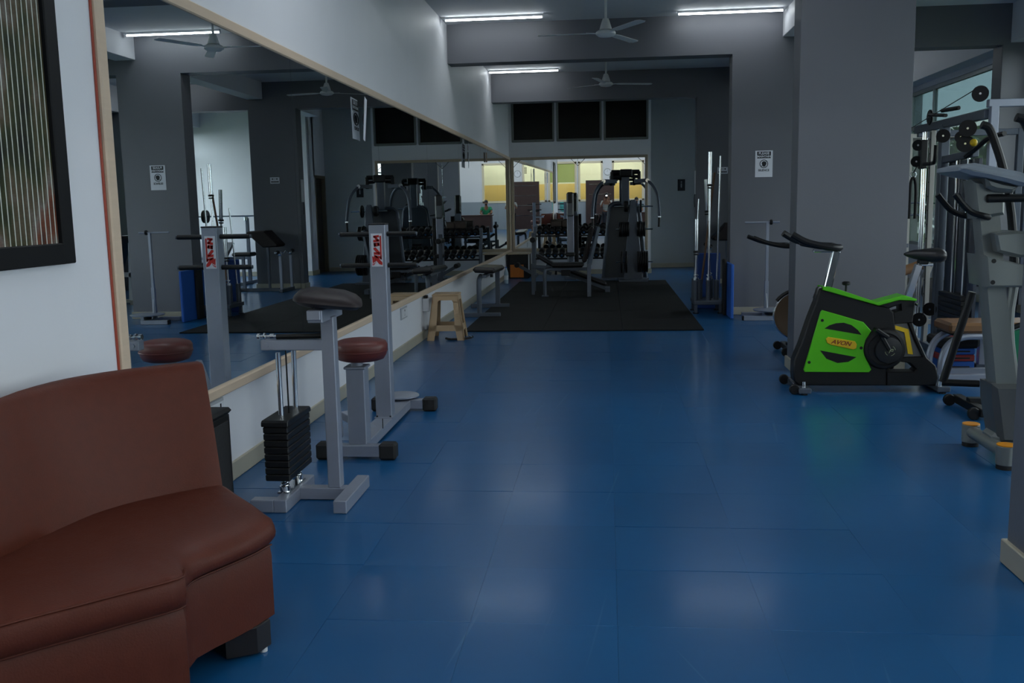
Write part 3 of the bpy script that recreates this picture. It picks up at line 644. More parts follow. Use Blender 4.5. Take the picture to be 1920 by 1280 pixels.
# ---- cream plastic stool
def stool():
    o = (-1.72, 10.06, 0); t = thing('plastic_stool', 'cream moulded plastic stool standing by the mirror wall skirting', 'stool', o, .05)
    H = .49; top, bot = .135, .20
    m = MB(); m.box((0, 0, H - .012), (2 * top + .02, 2 * top + .02, .024), b=.010); m.build('seat', M_CREAM, t)
    # four sides: frames with an arched opening, as leg pairs plus rails
    for k in range(4):
        c, s_ = math.cos(k * PI / 2), math.sin(k * PI / 2)
        R_ = lambda x, y, z: Vector((c * x - s_ * y, s_ * x + c * y, z))
        m = MB()
        def pt(u, z, w):   # u across the face, w inward offset
            r = top + (bot - top) * (1 - z / H); return R_(u, -(r - w), z)
        def face(out): m.loft([[pt(u, z, 0) for u, z in out], [pt(u, z, .012) for u, z in out]])
        rt = lambda z: top + (bot - top) * (1 - z / H)
        face([(-rt(H - .02), H - .02), (rt(H - .02), H - .02), (rt(.40), .40), (.085, .40), (.07, .425), (-.07, .425), (-.085, .40), (-rt(.40), .40)])
        m.build('apron', M_CREAM, t)
        m = MB(); face([(-rt(.16), .16), (-rt(.10), .10), (-.10, .10), (.10, .10), (rt(.10), .10), (rt(.16), .16), (.09, .16), (-.09, .16)]); m.build('stretcher', M_CREAM, t)
        m = MB(); face([(-rt(0), 0), (-rt(.41), .41), (-.083, .41), (-.10, .13), (-.125, 0)]); face([(rt(0), 0), (rt(.41), .41), (.083, .41), (.10, .13), (.125, 0)]); m.build('leg', M_CREAM, t)
stool()
# ---- ankle strap dropped by the stool
o = (-1.56, 9.93, 0); t = thing('ankle_strap', 'black ankle strap with a chrome ring lying on the floor against the cream stool', 'strap', o)
MB(o).tube([(-1.72, 9.93, .016), (-1.66, 9.90, .010), (-1.56, 9.90, .012), (-1.47, 9.92, .020), (-1.43, 9.95, .028)], .012, 8, sm=4).build('band', M_RUBBER, t)
MB(o).b2((-1.66, 9.88, .006), (-1.50, 9.95, .016), .003).build('pad', M_BVINYL, t)
MB(o).torus((-1.455, 9.935, .034), (.4, .3, 1), .022, .004, 18, 6).build('ring', M_CHROME, t)

# ---- small padded bench by the mirror
o = (-1.56, 12.4, 0); t = thing('padded_bench', 'short black padded bench on two grey legs by the mirror wall', 'bench', o)
MB(o).b2((-1.93, 11.97, 0), (-1.36, 12.03, .055), .004).build('floor_bar', M_GSTEEL, t); MB(o).b2((-1.90, 13.10, 0), (-1.36, 13.16, .055), .004).build('floor_bar', M_GSTEEL, t)
MB(o).tube([(-1.63, 12.0, .05), (-1.63, 12.0, .42), (-1.625, 12.03, .49), (-1.62, 12.12, .52)], .032, 10, sm=5).build('leg', M_GSTEEL, t)
MB(o).b2((-1.55, 13.10, .05), (-1.49, 13.16, .52), .004).build('leg', M_GSTEEL, t)
MB(o).b2((-1.60, 12.05, .50), (-1.54, 13.15, .54), .004).build('rail', M_GSTEEL, t)
m = MB(o); m.box((-1.56, 12.55, .585), (.29, 1.15, .075), rot=(-.03, .05, 0), b=.03); m.build('pad', M_BVINYL, t)
MB(o).cyl((-1.50, 12.3, .53), (-1.50, 12.3, .49), .02).build('adjuster_knob', M_BLACK, t)

# ---- black cabinet with an orange door, bottle beside it
o = (-1.72, 18.9, 0); t = thing('corner_cabinet', 'black cabinet with an orange lower panel in the far corner by the mirror', 'cabinet', o)
M_OR = mat('orange_wood', rgb(196, 112, 36), .45, var=.15, scale=3, stretch=(5, 5, .7))
MB(o).b2((-1.91, 18.5, 0), (-1.53, 19.2, .47), .005).build('body', M_BLACK, t)
MB(o).b2((-1.885, 18.488, .02), (-1.62, 18.5, .27), .003).build('door', M_OR, t)
MB(o).b2((-1.885, 18.49, .29), (-1.56, 18.5, .45), .003).build('speaker_cloth', M_RUBBER, t)
MB(o).b2((-1.53, 18.5, .1), (-1.515, 18.6, .47), .002).build('white_edge', M_WPLAST, t)
MB(o).b2((-1.93, 18.45, .47), (-1.50, 19.2, .49), .004).build('worktop', MATS['greyed_wood_moulding'], t)
o = (-1.84, 17.3, 0); t = thing('water_bottle', 'clear plastic water bottle with a pale label standing by the corner cabinet', 'bottle', o)
MB(o).lathe([(0, 0), (.036, 0), (.04, .01), (.04, .16), (.037, .17), (.04, .18), (.038, .21), (.018, .265), (.014, .275), (.014, .29), (0, .29)], o, n=18).build('body', mat('bottle_plastic', rgb(170, 190, 205), .2), t)
MB(o).cyl((-1.84, 17.3, .285), (-1.84, 17.3, .305), .017).build('cap', M_BLUE, t)
MB(o).cyl((-1.84, 17.3, .07), (-1.84, 17.3, .15), .0408, n=18).build('wrapper', M_WPLAST, t)
# ================================================================== middle and far end
# ---- rubber mat of separate tiles
o = (-.27, 14.0, 0); t = thing('rubber_mat', 'black rubber gym matting laid across the far half of the floor', 'mat', o)
M_MAT = mat('black_rubber_mat', rgb(14, 15, 16), .72, spec=.25, var=.2, scale=5, bump=.08, bscale=200)
tw, tl = (1.07 + 1.62) / 3, (17.55 - 10.56) / 7
tm = MB().box((0, 0, .007), (tw - .002, tl - .002, .014), b=.002).mesh('rubber_tile', M_MAT)
for i in range(3):
    for j in range(7):
        q = bpy.data.objects.new('rubber_tile', tm); COL.objects.link(q); q.parent = t; q.location = (-1.62 + (i + .5) * tw - o[0], 10.56 + (j + .5) * tl - o[1], 0)

# ---- incline bench with a tall back
o = (-.6, 14.8, .014); t = thing('incline_bench', 'grey incline bench with a tall upright back pad and black seat on the mat', 'bench', o)
G = M_GSTEEL; Z = .014
MB(o).tube([(-.95, 14.55, Z), (-.95, 14.57, .38), (-.90, 14.60, .43), (-.78, 14.65, .45)], .028, 8, sm=5).build('leg', G, t)
MB(o).b2((-1.0, 14.5, Z), (-.90, 14.60, Z + .02), .003).build('foot_plate', G, t)
MB(o).bar((-.27, 14.45, Z), (-.27, 14.50, .52), .06, .06).build('leg', G, t); MB(o).bar((-.27, 14.50, .50), (-.13, 14.62, 1.07), .05, .06).build('back_spine', G, t)
MB(o).bar((-.95, 14.62, .43), (-.25, 14.62, .43), .05, .05).build('frame_rail', G, t)
MB(o).bar((-1.16, 14.9, Z), (-1.16, 14.9, .50), .05, .05).build('leg', G, t); MB(o).bar((-1.16, 14.9, .46), (-.6, 14.66, .43), .05, .05).build('frame_rail', G, t)
m = MB(o); m.box((-.60, 14.66, .495), (.50, .30, .07), b=.028); m.build('seat_pad', M_BVINYL, t)
m = MB(o); m.box((-.285, 14.66, .80), (.075, .30, .56), rot=(0, .24, 0), b=.03); m.build('back_pad', M_VINYL, t)
m = MB(o); m.box((-.95, 14.68, .57), (.30, .26, .06), rot=(0, .55, 0), b=.025); m.build('leg_pad', M_BVINYL, t)
MB(o).cyl((-.78, 14.62, .40), (-.78, 14.56, .36), .018).build('adjuster_knob', M_BLACK, t)
MB(o).b2((-.70, 14.58, .33), (-.56, 14.66, .42), .006).build('hinge_block', M_BLACK, t)
# ---- decline bench behind it
o = (-.5, 15.6, .014); t = thing('decline_bench', 'grey sloping sit-up bench lying behind the incline bench', 'bench', o)
MB(o).bar((-1.19, 15.50, Z), (-1.19, 15.50, .97), .055, .055).build('upright', G, t); MB(o).bar((-1.19, 15.50, .42), (-.90, 15.42, .30), .05, .05).build('brace', G, t)
MB(o).bar((-.98, 15.44, .44), (0.0, 15.34, .06), .07, .055).build('rail', G, t); MB(o).b2((-.03, 15.2, Z), (.05, 15.48, .09), .004).build('foot', G, t)
m = MB(o); m.box((-.42, 15.40, .29), (.88, .28, .06), rot=(0, .37, 0), b=.025); m.build('pad', M_BVINYL, t)
for s_ in (-1, 1): MB(o).cyl((-1.19, 15.5, .86), (-1.19, 15.5 + s_ * .22, .86), .045, b=.012).build('ankle_roller', M_BLACK, t)
MB(o).bar((-1.45, 15.5, .44), (-1.2, 15.5, .30), .05, .05).build('front_arm', G, t); MB(o).cyl((-1.46, 15.36, .45), (-1.46, 15.64, .45), .04, b=.01).build('ankle_roller', M_BLACK, t)

# ---- dumbbell rack with dumbbells
o = (-.56, 18.8, 0); t = thing('dumbbell_rack', 'dark two-tier dumbbell rack along the far mirror', 'rack', o)
for x in (-1.42, .28):
    MB(o).bar((x, 18.62, 0), (x, 18.95, .98), .06, .07).build('end_frame', G, t); MB(o).b2((x - .035, 18.45, 0), (x + .035, 19.15, .05), .004).build('foot', G, t)
for z, y in ((.40, 18.72), (.84, 18.88)):
    for dy, dz in ((-.09, -.03), (.12, .04)): MB(o).bar((-1.42, y + dy, z + dz), (.28, y + dy, z + dz), .05, .03).build('shelf_rail', M_BLACK, t)
def dumbbell(loc, s_, label):
    t = thing('dumbbell', label, 'dumbbell', loc, group='black dumbbells on the rack'); t.rotation_euler = (.32, 0, 0); t.scale = (s_, s_, s_)
    for k in (0, 1): q = bpy.data.objects.new('weight_head', HEAD); COL.objects.link(q); q.parent = t; q.location = (0, (-.105, .105)[k], 0)
    q = bpy.data.objects.new('handle', HAND); COL.objects.link(q); q.parent = t
    q = bpy.data.objects.new('end_disc', DISC); COL.objects.link(q); q.parent = t; q.location = (0, -.156, 0)
HEAD = MB().lathe([(0, -.05), (.042, -.05), (.056, -.036), (.058, .03), (.046, .05), (0, .05)], ax=(0, 1, 0), n=12).mesh('weight_head', M_IRON, 30)
HAND = MB().cyl((0, -.06, 0), (0, .06, 0), .015, n=10).mesh('handle', M_CHROME)
DISC = MB().cyl((0, -.002, 0), (0, .003, 0), .02, n=10).mesh('end_disc', M_CHROME)
ORD = ['first', 'second', 'third', 'fourth', 'fifth', 'sixth', 'seventh', 'eighth', 'ninth', 'tenth', 'eleventh', 'twelfth', 'thirteenth']
for k in range(13): dumbbell((-1.32 + k * .125, 18.90, .925), .95 + .012 * k, 'black dumbbell, %s from the corner on the upper tier of the rack' % ORD[k])
for k in range(12): dumbbell((-1.28 + k * .135, 18.73, .485), 1.0 + .01 * k, 'black dumbbell, %s from the corner on the lower tier of the rack' % ORD[k])
# ---- kit bags lying on top
for k, (x, w) in enumerate(((-1.0, .22), (-.80, .17))):
    o = (x, 18.99, .99); q = thing('kit_box', 'dull brown box resting on the dumbbells, ' + ('larger one nearer the corner' if k == 0 else 'smaller one beside the padded tower'), 'box', o)
    MB(o).b2((x - w / 2, 18.92, .985), (x + w / 2, 19.08, 1.10), .015).build('body', mat('dull_brown_card', rgb(88, 74, 66), .6), q); MB(o).b2((x - w / 2 - .004, 18.915, 1.095), (x + w / 2 + .004, 19.085, 1.115), .006).build('lid', MATS['dull_brown_card'], q)

# ---- padded tower in front of the rack
o = (-.66, 18.3, 0); t = thing('padded_tower', 'tall grey upright with a long dark pad standing before the dumbbell rack', 'gym machine', o)
MB(o).b2((-.755, 18.28, .03), (-.625, 18.38, 1.25), .006).build('upright', M_STEEL, t); MB(o).b2((-.80, 18.05, 0), (-.58, 18.42, .05), .004).build('foot', G, t)
m = MB(o); m.box((-.69, 18.27, 1.42), (.14, .10, .46), b=.03); m.build('head_pad', M_BVINYL, t)
MB(o).b2((-.755, 18.22, 1.20), (-.635, 18.30, 1.46), .02).build('pad_cover', mat('grey_vinyl', rgb(120, 124, 130), .3), t)
MB(o).b2((-.62, 18.34, .05), (-.54, 18.42, 1.2), .006).build('stack_cover', M_BLACK, t)
MB(o).b2((-.78, 18.05, .44), (-.60, 18.30, .51), .02).build('seat', M_BVINYL, t); MB(o).bar((-.69, 18.12, .04), (-.69, 18.12, .45), .05, .05).build('seat_post', G, t)

# ---- chest-fly machine
o = (.33, 17.8, 0); t = thing('chest_fly_machine', 'dark grey chest fly machine with two swinging arms before the far mirror', 'gym machine', o)
Yp = lambda u, v, w: Vector((u, w, v))
MB(o).prism([(-.06, .03), (.72, .03), (.64, .8), (.58, 1.34), (.50, 1.40), (.16, 1.40), (.09, 1.36), (.05, 1.25), (-.03, .5)], Yp, 17.95, 18.05, .01).build('stack_shroud', mat('charcoal_shroud', rgb(62, 68, 76), .3, var=.05), t)
MB(o).tube([(-.07, 17.93, .02), (-.03, 17.93, .5), (.045, 17.93, 1.25), (.09, 17.93, 1.37), (.17, 17.93, 1.41), (.35, 17.93, 1.41)], .03, 10, sm=5).build('frame_tube', G, t)
MB(o).tube([(.74, 17.93, .02), (.66, 17.93, .8), (.60, 17.93, 1.30), (.53, 17.93, 1.41), (.42, 17.93, 1.42)], .03, 10, sm=5).build('frame_tube', G, t)
MB(o).b2((-.10, 17.75, 0), (.78, 18.3, .04), .006).build('base', G, t)
MB(o).b2((.28, 17.85, 1.38), (.42, 17.97, 1.98), .008).build('tower', G, t)
MB(o).b2((.24, 17.80, 1.90), (.48, 18.02, 2.04), .02).build('head_block', M_BLACK, t)
for s_ in (-1, 1):
    cx = .35; a = MB(o)
    a.cyl((cx + s_ * .10, 17.86, 1.99), (cx + s_ * .26, 17.86, 1.99), .042, b=.01); a.cyl((cx + s_ * .10, 17.86, 1.91), (cx + s_ * .27, 17.86, 1.90), .03, b=.01); a.b2((cx + s_ * .25 - .03, 17.82, 1.78), (cx + s_ * .25 + .03, 17.90, 2.0), .01)
    a.build('cam', M_BLACK, t)
    b_ = MB(o); b_.bar((cx + s_ * .16, 17.86, 1.82), (cx + s_ * .40, 17.84, 1.83), .08, .07); arm = b_.build('swing_arm', M_GSTEEL, t)
    MB(o).cyl((cx + s_ * .40, 17.79, 1.83), (cx + s_ * .40, 17.85, 1.83), .035).build('pivot', M_CHROME, arm)
    MB(o).tube([(cx + s_ * .40, 17.82, 1.83), (cx + s_ * .50, 17.78, 1.73), (cx + s_ * .57, 17.72, 1.58), (cx + s_ * .60, 17.66, 1.35), (cx + s_ * .61, 17.62, 1.18)], .028, 10, sm=5).build('lever', M_GSTEEL, arm)
    MB(o).cyl((cx + s_ * .61, 17.62, 1.17), (cx + s_ * .60, 17.60, .98), .02, b=.005).build('grip', M_BLACK, t)
    MB(o).cyl((cx + s_ * .61, 17.62, 1.155), (cx + s_ * .61, 17.62, 1.175), .032).build('grip_collar', M_CHROME, t)
MB(o).b2((.22, 18.2, .42), (.50, 18.55, .50), .02).build('seat', M_BVINYL, t); MB(o).b2((.33, 18.3, .03), (.39, 18.4, .43), .004).build('seat_post', G, t)
for k in range(10): MB(o).b2((.18, 18.07, .10 + k * .05), (.48, 18.17, .145 + k * .05), .004).build('stack_weight', M_IRON, t)

# ---- plate tree with plates on four pegs
o = (.47, 17.45, .0); t = thing('plate_tree', 'dark upright plate tree with side pegs standing before the chest fly machine', 'rack', o)
MB(o).prism([(.30, .02), (.66, .02), (.54, 1.42), (.52, 1.48), (.44, 1.48), (.42, 1.42)], Yp, 17.42, 17.49, .01).build('post', M_GSTEEL, t)
MB(o).b2((.22, 17.22, 0), (.74, 17.62, .05), .006).build('base', M_GSTEEL, t)
PEGS = [(-1, .95), (1, .95), (-1, .36), (1, .36), (-1, 1.36), (1, 1.36)]
for sd, z in PEGS:
    x0 = .48 + sd * .05; x1 = (.17 if z < 1.2 else .14) if sd < 0 else .83
    MB(o).cyl((x0, 17.455, z), (x1, 17.455, z), .014, n=10).build('peg', M_CHROME, t)
def plate(x, z, r, th, label):
    o = (x, 17.455, z); q = thing('weight_plate', label, 'weight plate', o, group='black plates on the plate tree')
    MB().lathe([(.018, -th / 2), (r * .55, -th / 2), (r * .6, -th * .3), (r * .85, -th * .3), (r * .88, -th / 2), (r - .006, -th / 2), (r, -th * .3), (r, th * .3), (r - .006, th / 2), (r * .88, th / 2), (r * .85, th * .3), (r * .6, th * .3), (r * .55, th / 2), (.018, th / 2)], ax=(1, 0, 0), n=28).build('disc', M_IRON, q, smooth=30)
    MB().lathe([(.0155, -th / 2 - .002), (.032, -th / 2 - .002), (.032, th / 2 + .002), (.0155, th / 2 + .002)], ax=(1, 0, 0), n=16).build('hub', M_GSTEEL, q)
for k in range(5): plate(.24 + k * .038, .95, .135, .033, 'black weight plate, %s outward on the tree\'s middle peg towards the corner' % ORD[4 - k])
for k in range(4): plate(.56 + k * .04, .95, .135 + (.012 if k == 1 else 0), .034, 'black weight plate, %s outward on the middle peg towards the passage' % ORD[k])
for k in range(2): plate(.27 + k * .085, .36, .205, .036, 'large black plate, %s outward on the low peg towards the corner' % ORD[1 - k])
for k in range(5): plate(.57 + k * .04, .36, .195, .032, 'large black plate, %s outward on the low peg towards the passage' % ORD[k])
plate(.35, 1.36, .10, .07, 'thick small black plate on the top peg towards the corner'); plate(.615, 1.36, .115, .034, 'small black plate on the top peg towards the passage')

# ---- barbell stand by the opening, with its bars
o = (1.30, 12.4, 0); t = thing('barbell_stand', 'grey floor stand with upright sockets for barbells beside the column', 'rack', o)
MB(o).b2((1.10, 12.17, .115), (1.47, 12.68, .165), .005).build('platform', G, t)
for x, y in ((1.13, 12.22), (1.44, 12.22), (1.13, 12.62), (1.44, 12.62)):
    l_ = MB(o).b2((x - .02, y - .02, .01), (x + .02, y + .02, .12), .003).build('leg', G, t); MB(o).cyl((x, y, 0), (x, y, .012), .038).build('foot_pad', M_RUBBER, l_)
SOCK = [(1.13, 12.24), (1.29, 12.24), (1.40, 12.34), (1.20, 12.45), (1.35, 12.55), (1.14, 12.60)]
for x, y in SOCK: MB(o).lathe([(.020, .16), (.034, .16), (.034, .42), (.020, .42)], (x, y, 0), n=14).build('socket', G, t)
def barbell(p0, p1, label, sleeve=True, low=True, r=.013, m=None):
    p0, p1 = Vector(p0), Vector(p1); q = thing('barbell', label, 'barbell', p0, group='barbells in the floor stand'); d = (p1 - p0).normalized(); L = (p1 - p0).length
    MB(p0).cyl(p0, p1, r, n=12).build('shaft', m or M_CHROME, q)
    if sleeve:
        MB(p0).cyl(p1 - d * .40, p1, .0245, n=16, b=.003).build('sleeve', M_CHROME, q)
        c = MB(p0); c.cyl(p1 - d * .425, p1 - d * .40, .038, n=18, b=.004); c.cyl(p1 - d * .455, p1 - d * .437, .034, n=18, b=.004); c.build('collar', M_IRON, q)
    if low: c = MB(p0); c.cyl(p0 + d * .255, p0 + d * .29, .034, n=18, b=.004); c.cyl(p0 + d * .31, p0 + d * .33, .030, n=18, b=.004); c.build('collar', M_CHROME, q)
    return q
barbell((1.29, 12.24, .168), (1.295, 12.24, 2.03), 'tallest chrome barbell standing in the floor stand')
barbell((1.13, 12.24, .168), (1.135, 12.24, 1.20), 'short chrome barbell standing at the outer corner of the floor stand')
barbell((1.40, 12.34, .168), (1.43, 12.30, 1.98), 'slim plain steel bar standing next to the column', False, False, .012)
barbell((1.35, 12.55, .168), (1.27, 12.50, 1.70), 'chrome barbell half hidden behind the tallest one')
barbell((1.20, 12.45, .168), (1.37, 12.42, 1.78), 'brown wooden stick leaning across the barbells', False, False, .014, mat('brown_stick', rgb(104, 74, 52), .5))
barbell((1.14, 12.60, .168), (1.19, 12.57, 1.45), 'thin angled steel bar leaning behind the barbells', False, False, .010)
# curl bar with chrome spring clips hanging low
# ---- mats stood on edge beside the column
o = (1.50, 11.95, 0); t = MB(o).b2((1.488, 11.62, 0), (1.526, 12.30, .66), .008).build('foam_mat', M_BLUE); t.location = o; tag(t, 'bright blue foam mat stood on edge against the column', 'mat', 'mats stood on edge by the column')
o = (1.34, 12.85, 0); t = MB(o).b2((1.20, 12.80, 0), (1.50, 12.85, .74), .01).build('foam_mat', mat('dark_blue_foam', rgb(24, 62, 130), .6)); t.location = o; tag(t, 'dark blue foam mat stood on edge behind the barbell stand', 'mat', 'mats stood on edge by the column')
o = (1.44, 12.0, 0); t = MB(o).b2((1.445, 11.98, 0), (1.484, 12.16, .70), .012).build('foam_mat', M_RUBBER); t.location = o; tag(t, 'narrow black foam mat stood on edge next to the bright blue mat', 'mat', 'mats stood on edge by the column')

# ---- standing twister by the column
o = (1.92, 11.72, 0); t = thing('standing_twister', 'slim silver standing twister with a T-shaped bar in front of the lettered column', 'gym machine', o)
MB(o).b2((1.62, 11.42, .0), (1.98, 11.48, .055), .004).build('cross_foot', M_STEEL, t); MB(o).b2((1.605, 11.418, .003), (1.625, 11.482, .058), .004).build('end_cap', M_BLACK, t)
MB(o).b2((1.90, 11.46, 0), (1.955, 11.9, .05), .004).build('spine', M_STEEL, t); MB(o).b2((1.66, 11.86, 0), (2.2, 11.92, .05), .004).build('cross_foot', M_STEEL, t)
MB(o).b2((1.905, 11.70, .05), (1.950, 11.745, .45), .003).build('lower_post', M_STEEL, t); MB(o).b2((1.911, 11.706, .4), (1.944, 11.739, 1.16), .003).build('post', M_STEEL, t)
MB(o).cyl((1.66, 11.722, 1.155), (2.07, 11.722, 1.155), .011, b=.003).build('handlebar', M_STEEL, t); MB(o).cyl((1.955, 11.722, 1.155), (1.985, 11.722, 1.155), .032, b=.006).build('knob', M_BLACK, t)
MB(o).bar((1.935, 11.69, .12), (1.925, 11.70, .30), .012, .012).build('brace', M_WPLAST, t)
MB(o).lathe([(0, .10), (.20, .10), (.215, .108), (.215, .116), (.20, .12), (0, .12)], (1.97, 11.60, 0), n=36).build('turntable', M_STEEL, t); MB(o).cyl((1.97, 11.60, .04), (1.97, 11.60, .105), .05).build('bearing', M_BLACK, t)

# ---- signs
def silence_sign(name, label, M4, w=.21, h=.32, cat='sign', curl=0.0):
    t = thing(name, label, cat, M4.to_translation(), group='printed silence notices'); t.matrix_world = M4
    m = MB(); n = 10; rings = []
    for k in range(n + 1):
        u = -w / 2 + w * k / n; d = curl * math.sin(PI * k / n) + curl * .4 * math.cos(3 * k / n)
        rings.append([Vector((u, -h / 2, -.0006 + d)), Vector((u, h / 2, -.0006 + d * .2)), Vector((u, h / 2, d * .2)), Vector((u, -h / 2, d))])
    m.loft(rings).build('paper', M_PAPER, t)
    z = .0006 + max(curl, 0) * 1.15
    MB().box((0, .108, z), (.165 * w / .21, .082, .0006)).build('heading_block', M_INK, t)
    text_mesh('PLEASE', .042, M_PAPER, 'lettering', t, (0, .126, z + .0007), (0, 0, 0), bold=.0008, sx=w / .21); text_mesh('MAINTAIN', .034, M_PAPER, 'lettering', t, (0, .089, z + .0007), (0, 0, 0), bold=.0008, sx=w / .21)
    MB().torus((0, 0, z), (0, 0, 1), .047, .004, 28, 6).build('ring', M_INK, t)
    f = MB(); f.prism([(-.012, -.032), (.018, -.032), (.018, -.018), (.028, -.014), (.026, -.004), (.032, .004), (.026, .018), (.012, .030), (-.008, .031), (-.022, .020), (-.026, .002), (-.018, -.014)], lambda u, v, w_: Vector((u, v, w_)), z, z + .0006); f.build('head_icon', M_INK, t)
    MB().box((0, 0, z + .0012), (.092, .006, .0006), rot=(0, 0, .75)).build('slash', M_INK, t)
    text_mesh('SILENCE', .036, M_INK, 'lettering', t, (0, -.078, z + .0005), (0, 0, 0), bold=.0008, sx=w / .21)
def frame(x, y, z, X, Yv):
    X = Vector(X).normalized(); Yv = Vector(Yv).normalized(); N = X.cross(Yv).normalized(); Yv = N.cross(X); m = Matrix.Identity(4)
    for i in range(3): m[i][0], m[i][1], m[i][2] = X[i], Yv[i], N[i]
    m[0][3], m[1][3], m[2][3] = x, y, z; return m
silence_sign('wall_sign', 'white notice asking for silence taped to the grey column', frame(1.925, 12.066, 1.86, (1, 0, 0), (0, 0, 1)))
silence_sign('hanging_sign', 'curled white silence notice hanging from the top of the mirror, nearer one', frame(XW + .05, 7.60, 2.115, (.12, -1, .10), (.05, .10, 1)), .145, .33, curl=.006)
silence_sign('hanging_sign', 'small curled silence notice hanging from the mirror near the far corner', frame(XW + .05, 13.4, 2.12, (.10, -1, .08), (0, .08, 1)), .16, .34, curl=.008)
o = (XW + .03, 15.6, 2.22); t = thing('hanging_tag', 'little brown tag hanging from the mirror top near the far corner', 'tag', o)
MB(o).b2((XW + .025, 15.5, 2.12), (XW + .028, 15.66, 2.28)).build('card', mat('brown_card', rgb(126, 100, 80), .6), t); MB(o).cyl((XW + .026, 15.58, 2.27), (XW + .026, 15.58, 2.36), .003).build('string', M_PAPER, t)
t = thing('rack_sign', 'small white pictogram sign on the third grey column', 'sign', (1.97, 16.645, 1.94)); o = (1.97, 16.645, 1.94)
MB(o).b2((1.885, 16.638, 1.885), (2.055, 16.648, 1.995), .001).build('plate', M_PAPER, t)
q = MB(o); q.b2((1.92, 16.636, 1.961), (2.02, 16.639, 1.967)); q.b2((1.918, 16.636, 1.952), (1.938, 16.639, 1.976)); q.b2((2.002, 16.636, 1.952), (2.022, 16.639, 1.976)); q.build('dumbbell_icon', M_INK, t)
q = MB(o)
for k in range(6): q.b2((1.90 + k * .024, 16.636, 1.90), (1.917 + k * .024, 16.639, 1.930))
q.build('caption_marks', M_INK, t)
t = thing('passage_sign', 'small dark sign with a pale figure on the passage wall', 'sign', (1.63, 21.245, 1.79)); o = (1.63, 21.245, 1.79)
MB(o).b2((1.55, 21.238, 1.67), (1.71, 21.25, 1.92), .001).build('plate', M_INK, t)
q = MB(o); q.cyl((1.63, 21.238, 1.86), (1.63, 21.235, 1.86), .016); q.b2((1.615, 21.235, 1.74), (1.645, 21.239, 1.83), .001); q.build('figure_icon', mat('pale_print', rgb(150, 156, 164), .6), t)
t = thing('light_switch', 'small white switch plate with a dangling wire on the third column side', 'switch', (1.525, 16.78, 1.35)); o = (1.525, 16.78, 1.35)
MB(o).b2((1.518, 16.72, 1.55), (1.53, 16.86, 1.95), .003).build('plate', M_WPLAST, t); MB(o).tube([(1.515, 16.79, 1.55), (1.51, 16.80, 1.45), (1.516, 16.78, 1.33)], .006, 6, sm=4).build('wire', M_BLACK, t)

# ---- ceiling fans
M_FAN = mat('white_fan_enamel', rgb(226, 227, 224), .4)
def fan(x, y, angs, label):
    o = (x, y, CEIL); z = 3.06; t = thing('ceiling_fan', label, 'ceiling fan', o, group='ceiling fans')
    MB(o).cyl((x, y, z + .06), (x, y, CEIL - .01), .013, n=10).build('down_rod', M_FAN, t)
    MB(o).lathe([(0, CEIL), (.055, CEIL), (.05, CEIL - .03), (.02, CEIL - .07), (0, CEIL - .07)], (x, y, 0), n=20).build('ceiling_cup', M_FAN, t)
    MB(o).lathe([(0, z + .11), (.028, z + .11), (.036, z + .09), (.055, z + .03), (.06, z + .01), (.05, z + .005), (0, z + .005)], (x, y, 0), n=24).build('canopy', M_FAN, t)
    MB(o).lathe([(0, z), (.075, z), (.095, z - .015), (.097, z - .035), (.07, z - .055), (.03, z - .062), (0, z - .062)], (x, y, 0), n=28).build('motor', M_FAN, t)
    for a in angs:
        c, s_ = math.cos(a), math.sin(a); P = lambda r, w, zz: Vector((x + c * r - s_ * w, y + s_ * r + c * w, zz))
        b_ = MB(o); out = [(.16, -.035), (.22, -.045), (.62, -.05), (.655, -.03), (.66, .025), (.62, .045), (.22, .04), (.16, .03)]
        b_.loft([[P(u, v, z - .02 - v * .10) for u, v in out], [P(u, v, z - .024 - v * .10) for u, v in out]]); bl = b_.build('blade', M_FAN, t)
        MB(o).bar(P(.085, 0, z - .025), P(.19, 0, z - .018), .03, .008).build('blade_bracket', M_FAN, bl)
fan(0.0, 9.5, [PI * .985, PI * .35, PI * 1.67], 'white three-blade fan hanging nearer, ahead of the first beam')
fan(0.0, 13.4, [PI * .80, PI * .09, PI * 1.43], 'white three-blade fan hanging beyond the first beam')
